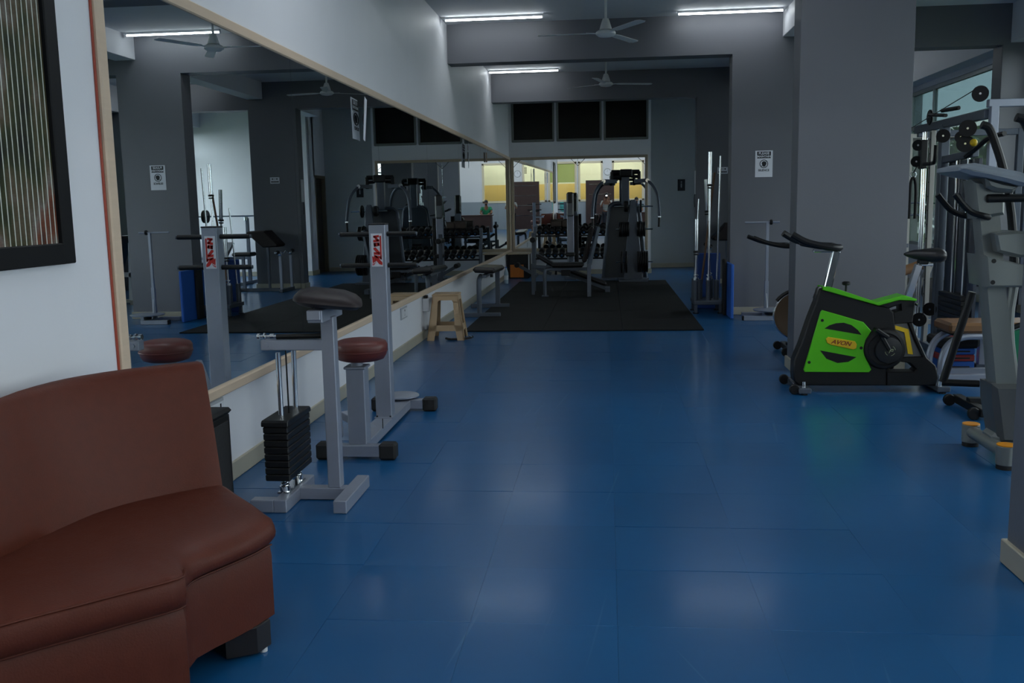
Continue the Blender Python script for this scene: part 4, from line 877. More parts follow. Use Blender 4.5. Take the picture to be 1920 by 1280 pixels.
# ================================================================== right side
Yp = lambda u, v, w: Vector((u, w, v))
def spin_bike():
    o = (1.88, 7.12, 0); t = thing('spin_bike', 'lime green and black spin bike in front of the middle grey column', 'exercise bike', o)
    y0, y1 = 7.05, 7.19
    A = [(1.366, .13), (1.369, .237), (1.417, .366), (1.475, .553), (1.517, .669), (1.539, .761), (1.559, .773), (1.953, .644), (2.032, .618), (2.066, .589), (2.088, .433), (2.113, .229), (2.031, .165), (2.035, .05), (1.408, .05), (1.373, .083)]
    B = [(1.953, .644), (2.096, .681), (2.215, .674), (2.201, .513), (2.069, .503), (2.061, .586), (2.118, .604), (2.113, .649), (2.026, .616)]
    C = [(2.168, .514), (2.201, .513), (2.239, .409), (2.311, .258), (2.375, .199), (2.397, .106), (2.381, .05), (2.035, .05), (2.032, .153), (2.227, .153), (2.243, .17), (2.191, .217), (2.113, .229), (2.111, .258), (2.278, .264), (2.218, .386)]
    D = [(2.068, .526), (2.168, .511), (2.218, .386), (2.278, .264), (2.111, .258)]
    TOP = [(1.557, .782), (1.632, .774), (1.941, .665), (2.127, .715), (2.219, .686), (2.215, .672), (2.096, .679), (1.953, .64), (1.553, .759)]
    GP = [(1.558, .611), (1.699, .569), (1.852, .521), (1.909, .457), (1.873, .388), (1.864, .318), (1.883, .247), (1.919, .171), (1.903, .15), (1.445, .154), (1.436, .172), (1.547, .599)]
    S1 = [(1.578, .477), (1.611, .5), (1.656, .515), (1.712, .519), (1.768, .501), (1.814, .464), (1.84, .429)]
    S2 = [(1.549, .316), (1.809, .265), (1.754, .23), (1.676, .222), (1.596, .254)]
    YL = [(1.588, .401), (1.603, .415), (1.659, .406), (1.795, .382), (1.809, .359), (1.805, .33), (1.785, .321), (1.627, .356), (1.598, .371)]
    STR = [(2.019, .512), (2.176, .465), (2.215, .279), (2.179, .284), (2.149, .442), (2.029, .484)]
    MB(o).prism(A, Yp, y0, y1, .010).build('front_body', M_BLACK, t); MB(o).prism(B, Yp, y0 + .004, y1 - .004, .008).build('rear_body', M_BLACK, t); MB(o).prism(C, Yp, y0 + .002, y1 - .002, .008).build('rear_strut', M_BLACK, t)
    d = MB(o).prism(D, Yp, y0 + .02, y1 - .02, .004).build('rear_panel', mat('mid_grey_plastic', rgb(96, 98, 100), .45), t)
    MB(o).prism(STR, Yp, y0 + .012, y0 + .021).build('yellow_stripe', M_YELLOW, d)
    MB(o).prism(TOP, Yp, y0 - .02, y1 + .02, .006).build('top_cover', M_GREEN, t)
    g = MB(o).prism(GP, Yp, y0 - .012, y0 + .004, .005).build('side_panel', M_GREEN, t)
    MB(o).prism(S1, Yp, y0 - .0135, y0 - .008).build('vent', M_BLACK, g); MB(o).prism(S2, Yp, y0 - .0135, y0 - .008).build('vent', M_BLACK, g)
    yl = MB(o).prism(YL, Yp, y0 - .020, y0 - .008, .004).build('badge', M_YELLOW, g)
    tx = text_mesh('AVON', .042, mat('dark_red_ink', rgb(128, 40, 24), .5), 'lettering', g, (1.695 - o[0], y0 - .0208 - o[1], .371), (PI / 2, .15, 0), shear=.3, bold=.001, sx=1.15)
    for u, v in ((1.56, .537), (1.841, .333), (1.474, .228)): MB(o).cyl((u, y0 - .017, v), (u, y0 - .008, v), .011, n=14, b=.002).build('screw', M_BLACK, g)
    # crank
    c = MB(o).lathe([(0, 0), (.150, 0), (.152, .01), (.140, .03), (.12, .034), (.115, .026), (0, .026)], (2.005, y0 + .005, .325), (0, -1, 0), n=40).build('crank_cover', M_BLACK, t)
    MB(o).lathe([(0, .026), (.098, .026), (.094, .045), (.05, .05), (0, .05)], (2.03, y0 + .005, .318), (0, -1, 0), n=32).build('crank_disc', mat('satin_black', rgb(34, 35, 37), .3), c)
    PG = mat('pale_green_ink', rgb(176, 182, 140), .5)
    for a0 in (.3, PI / 2 + .3, PI + .3, 1.5 * PI + .3): MB(o).tube([(2.037 + .036 * math.cos(a0 + PI / 4 - .9 + k * .11), y0 - .0455, .315 + .036 * math.sin(a0 + PI / 4 - .9 + k * .11)) for k in range(9)], .0018, 6).build('badge_arc', PG, c)
    e_ = MB(o)
    for p0, p1 in (((.0, .012), (.02, .011)), ((.02, .011), (.018, -.004)), ((.018, -.004), (.003, -.001)), ((.003, -.001), (.004, .011)), ((-.006, .013), (.001, .010)), ((.0, .008), (-.003, -.006)), ((-.003, -.006), (-.009, -.016))): e_.bar((2.037 + p0[0], y0 - .0465, .315 + p0[1]), (2.037 + p1[0], y0 - .0465, .315 + p1[1]), .0035, .0015, 0, up=(0, 1, 0))
    e_.build('badge_emblem', PG, c)
    MB(o).bar((2.03, y0 - .05, .32), (1.945, y0 - .06, .465), .03, .016, .006, up=(0, 1, 0)).build('crank_arm', M_BLACK, t); MB(o).box((1.95, y0 - .11, .455), (.11, .09, .03), rot=(0, .6, 0), b=.008).build('pedal', M_BLACK, t)
    MB(o).bar((2.03, y1 + .05, .31), (2.11, y1 + .06, .17), .03, .016, .006, up=(0, 1, 0)).build('crank_arm', M_BLACK, t); MB(o).box((2.09, y1 + .11, .165), (.11, .09, .03), rot=(0, .4, 0), b=.008).build('pedal', M_BLACK, t)
    # bars, stem
    MB(o).bar((1.606, 7.12, .76), (1.664, 7.12, 1.035), .05, .055, .006, up=(1, 0, .2)).build('stem', M_CHROME, t); MB(o).bar((1.50, 7.12, 1.036), (1.69, 7.12, 1.036), .04, .02).build('slider', M_CHROME, t)
    hb = MB(o)
    for s_ in (-1, 1):
        hb.tube([(1.66, 7.12, 1.062), (1.655, 7.12 + s_ * .14, 1.066), (1.60, 7.12 + s_ * .20, 1.068), (1.50, 7.12 + s_ * .205, 1.085), (1.40, 7.12 + s_ * .19, 1.115), (1.315, 7.12 + s_ * .175, 1.165)], .025, 10, sm=5)
    hb.tube([(1.65, 7.02, 1.066), (1.56, 7.03, 1.07), (1.47, 7.07, 1.085), (1.42, 7.12, 1.095), (1.47, 7.17, 1.085), (1.56, 7.21, 1.07), (1.65, 7.22, 1.066)], .023, 10, sm=4)
    hb.build('handlebar', M_BLACK, t)
    k = MB(o); k.cyl((1.741, 7.12, .74), (1.741, 7.12, .79), .008); k.lathe([(0, .785), (.022, .785), (.03, .792), (.03, .806), (.02, .812), (0, .812)], (1.741, 7.12, 0), n=18); k.build('tension_knob', M_BLACK, t)
    MB(o).tube([(1.545, 7.04, .772), (1.514, 7.0, .775), (1.50, 6.99, .74), (1.487, 6.99, .705)], .011, 8, sm=4).build('clamp_lever', M_BLACK, t)
    # saddle
    MB(o).bar((2.175, 7.12, .67), (2.247, 7.12, .93), .045, .05, .005, up=(1, 0, .2)).build('seat_post', M_CHROME, t); MB(o).bar((2.24, 7.12, .93), (2.346, 7.12, .93), .03, .022).build('seat_slider', M_CHROME, t); MB(o).b2((2.24, 7.09, .93), (2.31, 7.15, .965), .008).build('saddle_clamp', M_BLACK, t)
    rings = []
    for x, w, zt, zb in ((2.142, .012, 1.012, .998), (2.165, .028, 1.024, .985), (2.21, .040, 1.036, .970), (2.27, .060, 1.042, .955), (2.33, .092, 1.047, .944), (2.38, .108, 1.048, .940), (2.408, .098, 1.038, .948), (2.418, .06, 1.015, .970)):
        r = []
        for j in range(16):
            a = 2 * PI * j / 16; r.append(Vector((x, 7.12 + w * math.cos(a), (zt + zb) / 2 + (zt - zb) / 2 * math.sin(a))))
        rings.append(r)
    MB(o).loft(rings).build('saddle', M_BVINYL, t, smooth=60)
    MB(o).cyl((2.215, 7.04, .648), (2.215, 6.98, .645), .010).build('seat_clamp', M_CHROME, t)
    # stabilisers with wheels
    for x, ya, yb in ((1.43, 6.93, 7.42), (2.42, 6.99, 7.40)):
        f = MB(o).b2((x - .045, ya, .012), (x + .045, yb, .052), .006).build('stabiliser', M_GSTEEL, t)
        for y in (ya + .03, yb - .03): MB(o).cyl((x, y, 0), (x, y, .014), .022).build('levelling_foot', M_RUBBER, f)
    for y in (6.97, 7.38): MB(o).cyl((1.36, y - .015, .04), (1.36, y + .015, .04), .038, b=.005).build('transport_wheel', M_BLACK, t); MB(o).bar((1.36, y, .04), (1.44, y, .045), .02, .02).build('wheel_bracket', M_CHROME, t)
    for x in (1.44, 2.40): MB(o).cyl((x, 7.03, .05), (x, 7.03, .085), .012).build('bolt', M_CHROME, t)
    return t
SB = spin_bike()

# ---- older spin bikes: one half hidden behind the column, one behind the elliptical
def old_bike(loc, rz, label, col, hx=0.0, fx=0.0):
    t = thing('flywheel_bike', label, 'exercise bike', loc, rz)
    M_FW = mat(col[0], col[1], .4, .2)
    MB().lathe([(.03, -.02), (.17, -.016), (.19, -.026), (.215, -.026), (.215, .026), (.19, .026), (.17, .016), (.03, .02)], (-.26, 0, .35), (0, 1, 0), n=40).build('flywheel', M_FW, t)
    MB().torus((-.26, 0, .35), (0, 1, 0), .216, .010, 40, 8).build('wheel_rim', M_CHROME, t)
    MB().tube([(-.26 + .235 * math.cos(a), 0, .35 + .235 * math.sin(a)) for a in [PI * (.42 + .055 * k) for k in range(8)]], .018, 8).build('mudguard', M_BLACK, t)
    for s_ in (-1, 1): MB().tube([(-.26, s_ * .05, .35), (-.24, s_ * .05, .12), (-.18, s_ * .05, .05)], .014, 8, sm=3).build('fork_leg', M_BLACK, t); MB().bar((-.26, s_ * .05, .35), (-.08, s_ * .05, .72), .022, .03).build('fork_stay', M_BLACK, t)
    MB().bar((-.10, 0, .68), (-.02, 0, .98), .045, .045).build('stem', M_CHROME, t); MB().bar((-.09, 0, .68), (.42, 0, .40), .06, .07).build('top_tube', M_BLACK, t); MB().bar((.28, 0, .10), (.42, 0, .68), .055, .06).build('seat_tube', M_BLACK, t)
    MB().bar((-.22 + fx, 0, .07), (.62, 0, .07), .06, .06).build('base_tube', M_BLACK, t)
    hb = MB()
    for s_ in (-1, 1): hb.tube([(-.02 + hx, 0, 1.0), (-.02 + hx, s_ * .17, 1.0), (-.10 + hx, s_ * .20, 1.0), (-.24 + hx, s_ * .19, 1.03), (-.37 + hx, s_ * .17, 1.08)], .02, 10, sm=5)
    if hx: MB().bar((0, 0, .985), (-.02 + hx, 0, .985), .035, .025).build('slider', M_CHROME, t)
    hb.build('handlebar', M_BLACK, t)
    MB().bar((.42, 0, .66), (.46, 0, .92), .035, .035).build('seat_post', M_CHROME, t)
    s2 = MB(); s2.loft([[Vector((x, w * math.cos(2 * PI * j / 12), .95 + .04 * math.sin(2 * PI * j / 12))) for j in range(12)] for x, w in ((.33, .012), (.36, .03), (.46, .06), (.54, .10), (.59, .09), (.60, .05))]); s2.build('saddle', M_BVINYL, t, smooth=60)
    for x, w in ((-.20 + fx, .25), (.60, .25)):
        f = MB().b2((x - .03, -w, .02), (x + .03, w, .075), .005).build('stabiliser', M_BLACK, t)
        for s_ in (-1, 1): MB().cyl((x - .06, s_ * (w - .03) - .015, .04), (x - .06, s_ * (w - .03) + .015, .04), .04, b=.005).build('roller', M_BLACK, f)
    MB().cyl((.18, -.06, .28), (.18, .06, .28), .10, b=.01).build('chain_case', M_BLACK, t)
    MB().bar((.18, -.08, .28), (.18, -.08, .12), .025, .015, up=(0, 1, 0)).build('crank_arm', M_CHROME, t); MB().box((.18, -.13, .115), (.10, .08, .03), b=.006).build('pedal', M_BLACK, t)
old_bike((2.02, 8.95, 0), 0, 'black flywheel bike half hidden behind the middle column', ('brown_flywheel', rgb(92, 74, 58)), hx=-.33, fx=-.14)
old_bike((2.98, 6.38, 0), 0, 'black flywheel bike with a green wheel behind the elliptical trainer', ('green_flywheel', rgb(30, 120, 84)), fx=-.40)

# ---- elliptical trainer
o = (2.2, 5.25, 0); t = thing('elliptical_trainer', 'silver elliptical trainer with orange-capped feet in front of the near column edge', 'exercise machine', o)
ml_ = MB(o); rings = []
for (xl, zl), (xr, zr), w in (((1.915, 1.318), (2.055, 1.315), .055), ((1.975, .90), (2.105, .92), .06), ((2.04, .40), (2.185, .41), .07)):
    rings.append([Vector((xl, 5.25, zl)), Vector((xl + .02, 5.25 - w, zl)), Vector((xr - .02, 5.25 - w, zr)), Vector((xr, 5.25, zr)), Vector((xr - .02, 5.25 + w, zr)), Vector((xl + .02, 5.25 + w, zl))])
ml_.loft(rings).build('mast', M_SILVER, t, smooth=50)
MB(o).prism([(2.03, .42), (2.40, .42), (2.55, .10), (2.08, .10), (2.035, .33)], Yp, 5.14, 5.36, .03).build('base_shroud', mat('dark_silver_plastic', rgb(88, 90, 90), .4, .15), t)
MB(o).b2((2.05, 5.16, .06), (3.2, 5.34, .16), .03).build('base_beam', M_SILVER, t)
fb = MB(o).cyl((2.06, 5.05, .085), (2.06, 5.47, .085), .036, n=18).build('front_stabiliser', M_SILVER, t)
for y in (5.02, 5.50):
    c = MB(o).cyl((2.06, y, .022), (2.06, y, .125), .048, n=24, b=.004).build('stabiliser_end', M_SILVER, t)
    MB(o).cyl((2.06, y, .124), (2.06, y, .131), .047, n=24, b=.002).build('orange_cap', M_ORANGE, c); MB(o).cyl((2.06, y, 0), (2.06, y, .024), .044, n=20).build('rubber_foot', M_RUBBER, c)
MB(o).prism([(1.78, 1.557), (1.858, 1.575), (1.979, 1.548), (2.082, 1.525), (2.135, 1.50), (2.14, 1.475), (2.10, 1.452), (2.009, 1.477), (1.928, 1.498), (1.847, 1.514), (1.781, 1.537)], Yp, 5.07, 5.43, .018).build('console', mat('pale_silver_plastic', rgb(150, 158, 168), .3, .2), t)
MB(o).prism([(1.93, 1.50), (2.02, 1.48), (2.10, 1.455), (2.07, 1.42), (1.98, 1.43), (1.94, 1.45)], Yp, 5.12, 5.38, .02).build('console_bulge', M_SILVER, t)
MB(o).prism([(1.885, 1.49), (2.05, 1.46), (2.055, 1.31), (1.915, 1.29)], Yp, 5.17, 5.33, .02).build('neck', M_SILVER, t)
for y in (5.12, 5.38): MB(o).tube([(1.781, y, 1.42), (1.82, y, 1.37), (1.87, y, 1.325), (1.95, y, 1.30), (1.97, 5.25, 1.30)], .016, 10, sm=4).build('fixed_grip', M_BLACK, t)
MB(o).cyl((1.955, 5.17, 1.395), (2.6, 5.17, 1.391), .022, n=14, b=.006).build('pulse_bar', M_BLACK, t)
MB(o).prism([(1.947, 1.105), (2.35, .995), (2.36, .94), (2.20, .935), (1.965, .94)], Yp, 5.11, 5.39, .012).build('pivot_bracket', M_SILVER, t)
for z in (1.075, .965): MB(o).cyl((1.985, 5.108, z), (1.985, 5.12, z), .012, n=10).build('bolt', M_BLACK, t)
MB(o).prism([(1.99, 1.215), (2.10, 1.228), (2.26, 1.21), (2.26, 1.10), (2.12, 1.09), (2.01, 1.12)], Yp, 5.12, 5.38, .015).build('bottle_holder', M_SILVER, t)
MB(o).cyl((2.24, 5.08, .965), (2.24, 5.42, .965), .045, b=.01).build('pivot_axle', M_BLACK, t)
for y in (5.02, 5.46):
    MB(o).tube([(2.02, y, 1.79), (2.06, y, 1.77), (2.10, y, 1.68), (2.15, y, 1.53), (2.20, y, 1.30), (2.24, y, .96)], .022, 10, sm=4).build('moving_arm', M_BLACK, t)
    MB(o).tube([(2.24, y, .96), (2.22, y, .70), (2.27, y, .36)], .024, 10, sm=3).build('lower_lever', M_SILVER, t); MB(o).bar((2.27, y, .34), (3.0, y, .22), .05, .04).build('pedal_rail', M_GSTEEL, t); MB(o).b2((2.60, y - .06, .27), (2.98, y + .06, .30), .01).build('foot_plate', M_BLACK, t)
MB(o).cyl((2.03, 5.50, .88), (1.915, 5.56, .36), .022, n=12).build('link_arm', M_BLACK, t); MB(o).cyl((1.91, 5.56, .355), (2.10, 5.52, .355), .02, n=12).build('link_pivot', M_BLACK, t)

# ---- cable crossover machine
o = (3.3, 8.9, 0); t = thing('cable_machine', 'grey cable machine with pulleys and a weight stack beside the windows', 'gym machine', o)
def post(x, y, w, d, z0, z1, m=G, nm='upright'): return MB(o).b2((x - w / 2, y - d / 2, z0), (x + w / 2, y + d / 2, z1), .004).build(nm, m, t)
post(3.03, 7.95, .06, .06, 0, 2.12, M_STEEL); post(3.0, 8.95, .07, .08, 0, 2.05); post(3.95, 7.95, .06, .06, 0, 2.12, M_STEEL); post(3.95, 9.7, .06, .06, 0, 2.05)
MB(o).bar((3.0, 7.98, 2.05), (3.0, 9.72, 2.06), .06, .07).build('side_beam', G, t); MB(o).bar((2.98, 7.95, 2.13), (4.0, 7.95, 2.13), .06, .06).build('front_beam', M_STEEL, t); MB(o).bar((3.0, 9.70, 2.02), (3.97, 9.70, 2.02), .05, .06).build('rear_beam', G, t); MB(o).bar((3.0, 8.2, 1.76), (3.0, 8.95, 1.74), .05, .06).build('cross_beam', G, t)
MB(o).bar((3.0, 7.95, .03), (3.0, 9.75, .03), .07, .06).build('floor_beam', G, t); MB(o).bar((2.98, 7.95, .03), (4.0, 7.95, .03), .07, .06).build('floor_beam', G, t)
MB(o).prism([(8.18, .05), (8.86, .05), (8.86, 1.72), (8.18, 1.72)], lambda u, v, w: Vector((w, u, v)), 3.02, 3.05, .004).build('stack_shroud', mat('smoky_shroud', rgb(52, 58, 70), .25), t)
for y in (8.36, 8.62): MB(o).cyl((3.005, y, .06), (3.005, y, 1.74), .011, n=10).build('guide_rod', M_CHROME, t)
for k in range(12): MB(o).b2((2.955, 8.24, .07 + k * .043), (3.018, 8.80, .109 + k * .043), .004).build('weight_plate', M_IRON, t)
for dy in (-.03, .03): MB(o).cyl((3.0, 9.48 + dy, .06), (3.0, 9.48 + dy, 2.03), .014, n=10).build('carriage_rod', M_CHROME, t)
pp = MB(o).b2((2.98, 9.23, .05), (3.02, 9.30, 2.02), .003).build('perforated_post', mat('pale_steel', rgb(158, 156, 150), .4, .3), t)
for k in range(14): MB(o).cyl((2.978, 9.265, .25 + k * .13), (2.985, 9.265, .25 + k * .13), .008, n=8).build('pin_hole', M_INK, pp)
def pulley(x, y, z, r, ax=(1, 0, 0)):
    ax = Vector(ax); q = MB(o).lathe([(.008, -.014), (r, -.014), (r, -.010), (r - .012, 0), (r, .010), (r, .014), (.008, .014)], (x, y, z), ax, n=26).build('pulley', M_BLACK, t)
    MB(o).cyl(Vector((x, y, z)) - ax * .018, Vector((x, y, z)) + ax * .018, .009, n=8).build('axle', M_CHROME, q)
for y, z, r in ((7.99, 2.21, .062), (8.22, 1.96, .068), (8.26, 1.84, .068), (8.79, 1.94, .058), (8.36, 1.90, .05), (8.94, .40, .06), (9.22, .27, .065), (9.46, 1.90, .052), (9.49, 1.75, .052)): pulley(2.935, y, z, r, (.34, .94, 0))
for x, z in ((3.28, 2.0), (3.33, 2.22)): pulley(x, 7.88, z, .062, (.1, -1, 0))
MB(o).cyl((2.945, 8.02, 2.27), (2.945, 9.72, 2.08), .004, n=6).build('cable', M_BLACK, t); MB(o).cyl((2.95, 9.16, .3), (2.95, 9.15, 2.0), .004, n=6).build('cable', M_BLACK, t); MB(o).cyl((2.985, 8.5, .58), (2.985, 8.5, 1.85), .0045, n=6).build('cable', M_CHROME, t)
MB(o).b2((2.955, 9.43, 1.68), (3.02, 9.53, 1.95), .01).build('carriage', M_BLACK, t); MB(o).tube([(2.98, 9.40, 1.72), (2.98, 9.20, 1.72), (2.98, 9.12, 1.74), (2.98, 9.10, 1.88)], .018, 8, sm=4).build('carriage_handle', M_BLACK, t)
lb = MB(o); lb.cyl((2.96, 9.27, 2.14), (2.98, 9.27, 2.14), .07, n=20, b=.006); lb.cyl((2.95, 9.22, 2.16), (2.97, 8.85, 2.12), .016); lb.cyl((2.97, 8.95, 2.17), (2.99, 8.6, 2.16), .018, b=.004); lb.build('chin_grip', M_BLACK, t)
MB(o).tube([(2.97, 8.33, 1.74), (2.96, 8.05, 1.80), (2.98, 7.9, 1.86), (3.02, 7.7, 1.88)], .02, 8, sm=4).build('lat_bar', M_BLACK, t); MB(o).ell((2.95, 8.12, 1.84), .03, .03, .03, 12, 8).build('yellow_knob', M_YELLOW, t)
rp = MB(o)
rp.tube([(2.91, 9.57, 1.21), (2.91, 9.57, 1.45), (2.915, 9.57, 1.56), (2.935, 9.57, 1.60), (2.955, 9.57, 1.56), (2.965, 9.57, 1.45), (2.965, 9.57, 1.21)], .014, 8, sm=4); rp.build('rope_attachment', M_RUBBER, t)
MB(o).torus((2.935, 9.57, 1.63), (0, 1, 0), .028, .005, 16, 6).build('carabiner', M_CHROME, t); MB(o).cyl((2.935, 9.57, 1.65), (2.96, 9.52, 1.72), .005, n=6).build('cable', M_BLACK, t)

# ---- arched bench with a brown top, aerobic step beneath
o = (3.0, 8.05, 0); t = thing('arched_bench', 'low bench with a brown padded top on an arched silver frame beside the cable machine', 'bench', o)
for y in (7.78, 7.50):
    MB(o).tube([(2.56, y, .0), (2.57, y, .18), (2.62, y, .29), (2.72, y, .345), (2.9, y, .35), (3.45, y, .35)], .028, 10, sm=5).build('arch_tube', M_STEEL, t)
    MB(o).b2((2.54, y - .028, 0), (3.5, y + .028, .055), .004).build('floor_bar', M_STEEL, t); MB(o).bar((3.45, y, .03), (3.45, y, .36), .05, .05).build('leg', M_STEEL, t)
MB(o).b2((2.60, 7.46, .375), (3.55, 7.82, .455), .02).build('padded_top', mat('tan_vinyl', rgb(122, 88, 58), .4, var=.1, scale=10), t)
MB(o).b2((2.64, 7.49, .355), (3.5, 7.79, .376), .003).build('top_board', M_BLACK, t)
o = (3.05, 8.42, 0)
o = (2.83, 8.14, 0)
for k, (z0, z1, nm, m) in enumerate(((.003, .09, 'blue riser block at the bottom of the step under the arched bench', M_BLUE), (.09, .145, 'red riser block in the middle of the step under the arched bench', mat('red_foam', rgb(150, 48, 50), .6)), (.145, .20, 'blue riser block just below the black step platform', M_BLUE))):
    oo = (2.83, 8.02, z0); q = thing('step_riser', nm, 'step riser', oo, group='stacked step risers')
    MB(oo).b2((2.70, 7.88, z0), (2.955, 8.14, z1 - .001), .008).build('block', m, q)
    MB(oo).b2((2.74, 7.876, (z0 + z1) / 2 - .006), (2.915, 7.881, (z0 + z1) / 2 + .006), .001).build('grip_groove', M_INK, q)
oo = (2.83, 8.02, .2); q = thing('step_platform', 'black aerobic step platform on the coloured risers under the arched bench', 'step platform', oo)
MB(oo).b2((2.66, 7.85, .20), (2.98, 8.17, .285), .02).build('deck', M_RUBBER, q); MB(oo).torus((2.81, 7.99, .286), (0, 0, 1), .035, .004, 24, 6).build('ring_mark', M_REDINK, q)

# ---- pale leg machine beyond the cable machine
o = (3.6, 11.2, 0); t = thing('leg_machine', 'pale framed leg machine with a brown roller pad under the windows', 'gym machine', o)
PS = MATS['pale_steel']
MB(o).bar((3.25, 11.0, .03), (4.2, 11.0, .03), .07, .06).build('floor_beam', PS, t); MB(o).bar((3.25, 11.6, .03), (4.2, 11.6, .03), .07, .06).build('floor_beam', PS, t); MB(o).bar((3.4, 10.95, .03), (3.4, 11.65, .03), .07, .06).build('cross_beam', PS, t)
MB(o).bar((3.38, 11.0, .06), (3.62, 11.0, .75), .06, .06).build('upright', PS, t); MB(o).bar((4.0, 11.0, .06), (4.0, 11.0, .95), .06, .06).build('upright', PS, t); MB(o).bar((3.6, 11.0, .70), (4.05, 11.0, .90), .05, .05).build('top_beam', PS, t)
MB(o).cyl((3.14, 10.9, .56), (3.62, 10.9, .73), .055, n=18, b=.015).build('roller_pad', mat('tan_vinyl', rgb(122, 88, 58), .4), t)
MB(o).b2((3.65, 10.95, .42), (4.15, 11.35, .50), .02).build('seat', M_BVINYL, t); MB(o).bar((3.9, 11.15, .05), (3.9, 11.15, .43), .06, .06).build('seat_post', PS, t); MB(o).box((4.22, 11.15, .78), (.08, .36, .6), rot=(0, .2, 0), b=.03).build('back_pad', M_BVINYL, t)
wp = MB(o).lathe([(.025, -.018), (.06, -.018), (.065, -.006), (.10, -.006), (.11, -.018), (.145, -.018), (.15, 0), (.145, .018), (.025, .018)], (3.60, 10.84, .39), (.2, -1, 0), n=30).build('drive_wheel', M_IRON, t)
MB(o).cyl((3.6, 10.80, .39), (3.6, 11.0, .39), .016).build('drive_axle', M_CHROME, t)

# ---- equipment seen in the wall mirror: preacher bench, press bench, white bench
o = (2.1, 16.2, 0); t = thing('preacher_bench', 'grey preacher curl bench with a sloping dark pad before the third column', 'bench', o)
MB(o).b2((1.82, 16.16, 0), (2.62, 16.22, .055), .004).build('floor_bar', G, t); MB(o).b2((1.66, 15.86, 0), (1.72, 16.52, .055), .004).build('floor_bar', G, t); MB(o).b2((1.70, 16.165, 0), (1.84, 16.215, .054), .004).build('floor_bar', G, t); MB(o).b2((2.56, 16.0, 0), (2.62, 16.4, .055), .004).build('floor_bar', G, t)
MB(o).bar((2.0, 16.19, .05), (2.0, 16.19, .80), .04, .04).build('pad_post', G, t); MB(o).prism([(2.31, 1.03), (2.26, 1.06), (1.98, 1.065), (1.75, .82), (1.77, .78), (2.02, .775)], lambda u, v, w: Vector((u, w, v)), 15.98, 16.40, .02).build('arm_pad', M_VINYL, t)
for y in (15.92, 16.46):
    MB(o).bar((1.69, y, .05), (1.69, y, .62), .045, .045).build('bar_holder', M_STEEL, t); MB(o).cyl((1.665, y, .66), (1.72, y, .66), .03, b=.006).build('cradle', M_CHROME, t)
MB(o).b2((2.26, 16.05, .62), (2.62, 16.34, .69), .025).build('seat', M_BVINYL, t); MB(o).bar((2.46, 16.19, .05), (2.46, 16.19, .63), .05, .05).build('seat_post', M_STEEL, t)
oo = (1.69, 16.19, .695); q = thing('curl_bar', 'chrome curl bar resting on the preacher bench holders', 'barbell', oo)
MB(oo).tube([(1.69, 15.66, .695), (1.69, 15.95, .695), (1.69, 16.05, .67), (1.69, 16.19, .71), (1.69, 16.33, .67), (1.69, 16.43, .695), (1.69, 16.72, .695)], .0135, 8, sm=3).build('shaft', M_CHROME, q)
for y in (15.80, 16.58): MB(oo).cyl((1.69, y - .02, .695), (1.69, y + .02, .695), .035, b=.005).build('collar', M_IRON, q)
o = (3.3, 17.8, 0); t = thing('press_bench', 'grey bench press with a raised back pad by the white end wall', 'bench', o)
for x in (3.05, 4.15): MB(o).bar((x, 18.0, 0), (x, 18.0, 1.27), .06, .06).build('upright', M_STEEL, t); MB(o).bar((x, 17.5, .03), (x, 18.3, .03), .06, .06).build('floor_bar', M_STEEL, t)
MB(o).bar((3.05, 18.0, .5), (4.15, 18.0, .5), .05, .05).build('cross_bar', M_STEEL, t); MB(o).b2((3.42, 17.2, .40), (3.70, 17.75, .46), .02).build('seat', M_BVINYL, t); MB(o).box((3.56, 17.98, .62), (.28, .62, .06), rot=(.6, 0, 0), b=.025).build('back_pad', mat('grey_vinyl', rgb(120, 124, 130), .4), t); MB(o).bar((3.56, 17.2, .03), (3.56, 17.2, .40), .05, .05).build('leg', M_STEEL, t); MB(o).bar((3.56, 17.2, .36), (3.56, 18.0, .42), .05, .05).build('spine', M_STEEL, t)
for x in (3.05, 4.15): MB(o).b2((x - .03, 17.93, 1.22), (x + .03, 17.985, 1.30), .006).build('hook', M_CHROME, t)
oo = (3.6, 17.93, 1.30); q = thing('loaded_barbell', 'long barbell with one black plate racked on the bench press', 'barbell', oo)
MB(oo).cyl((2.55, 17.95, 1.315), (4.6, 17.95, 1.315), .014, n=10).build('shaft', M_CHROME, q)
for x in (3.84, 3.89): MB(oo).cyl((x - .018, 17.95, 1.315), (x + .018, 17.95, 1.315), .125, n=26, b=.006).build('plate', M_IRON, q)
o = (3.75, 14.2, 0); t = thing('white_bench', 'white framed exercise bench with a steep black pad near the window bay', 'bench', o)
MB(o).b2((3.4, 14.0, 0), (3.46, 14.5, .06), .004).build('floor_bar', PS, t); MB(o).b2((3.4, 14.22, .01), (4.4, 14.28, .06), .004).build('floor_bar', PS, t); MB(o).b2((4.34, 14.0, 0), (4.4, 14.5, .06), .004).build('floor_bar', PS, t)
MB(o).bar((3.55, 14.25, .05), (3.50, 14.25, .95), .07, .07).build('upright', M_WPLAST, t); MB(o).bar((3.5, 14.25, .45), (4.3, 14.25, .45), .07, .07).build('rail', M_WPLAST, t); MB(o).bar((4.2, 14.25, .05), (4.2, 14.25, .46), .07, .07).build('leg', M_WPLAST, t)
MB(o).box((3.66, 14.25, .80), (.08, .32, .56), rot=(0, -.35, 0), b=.03).build('back_pad', M_BVINYL, t); MB(o).b2((3.75, 14.08, .48), (4.25, 14.42, .55), .025).build('seat', M_BVINYL, t)

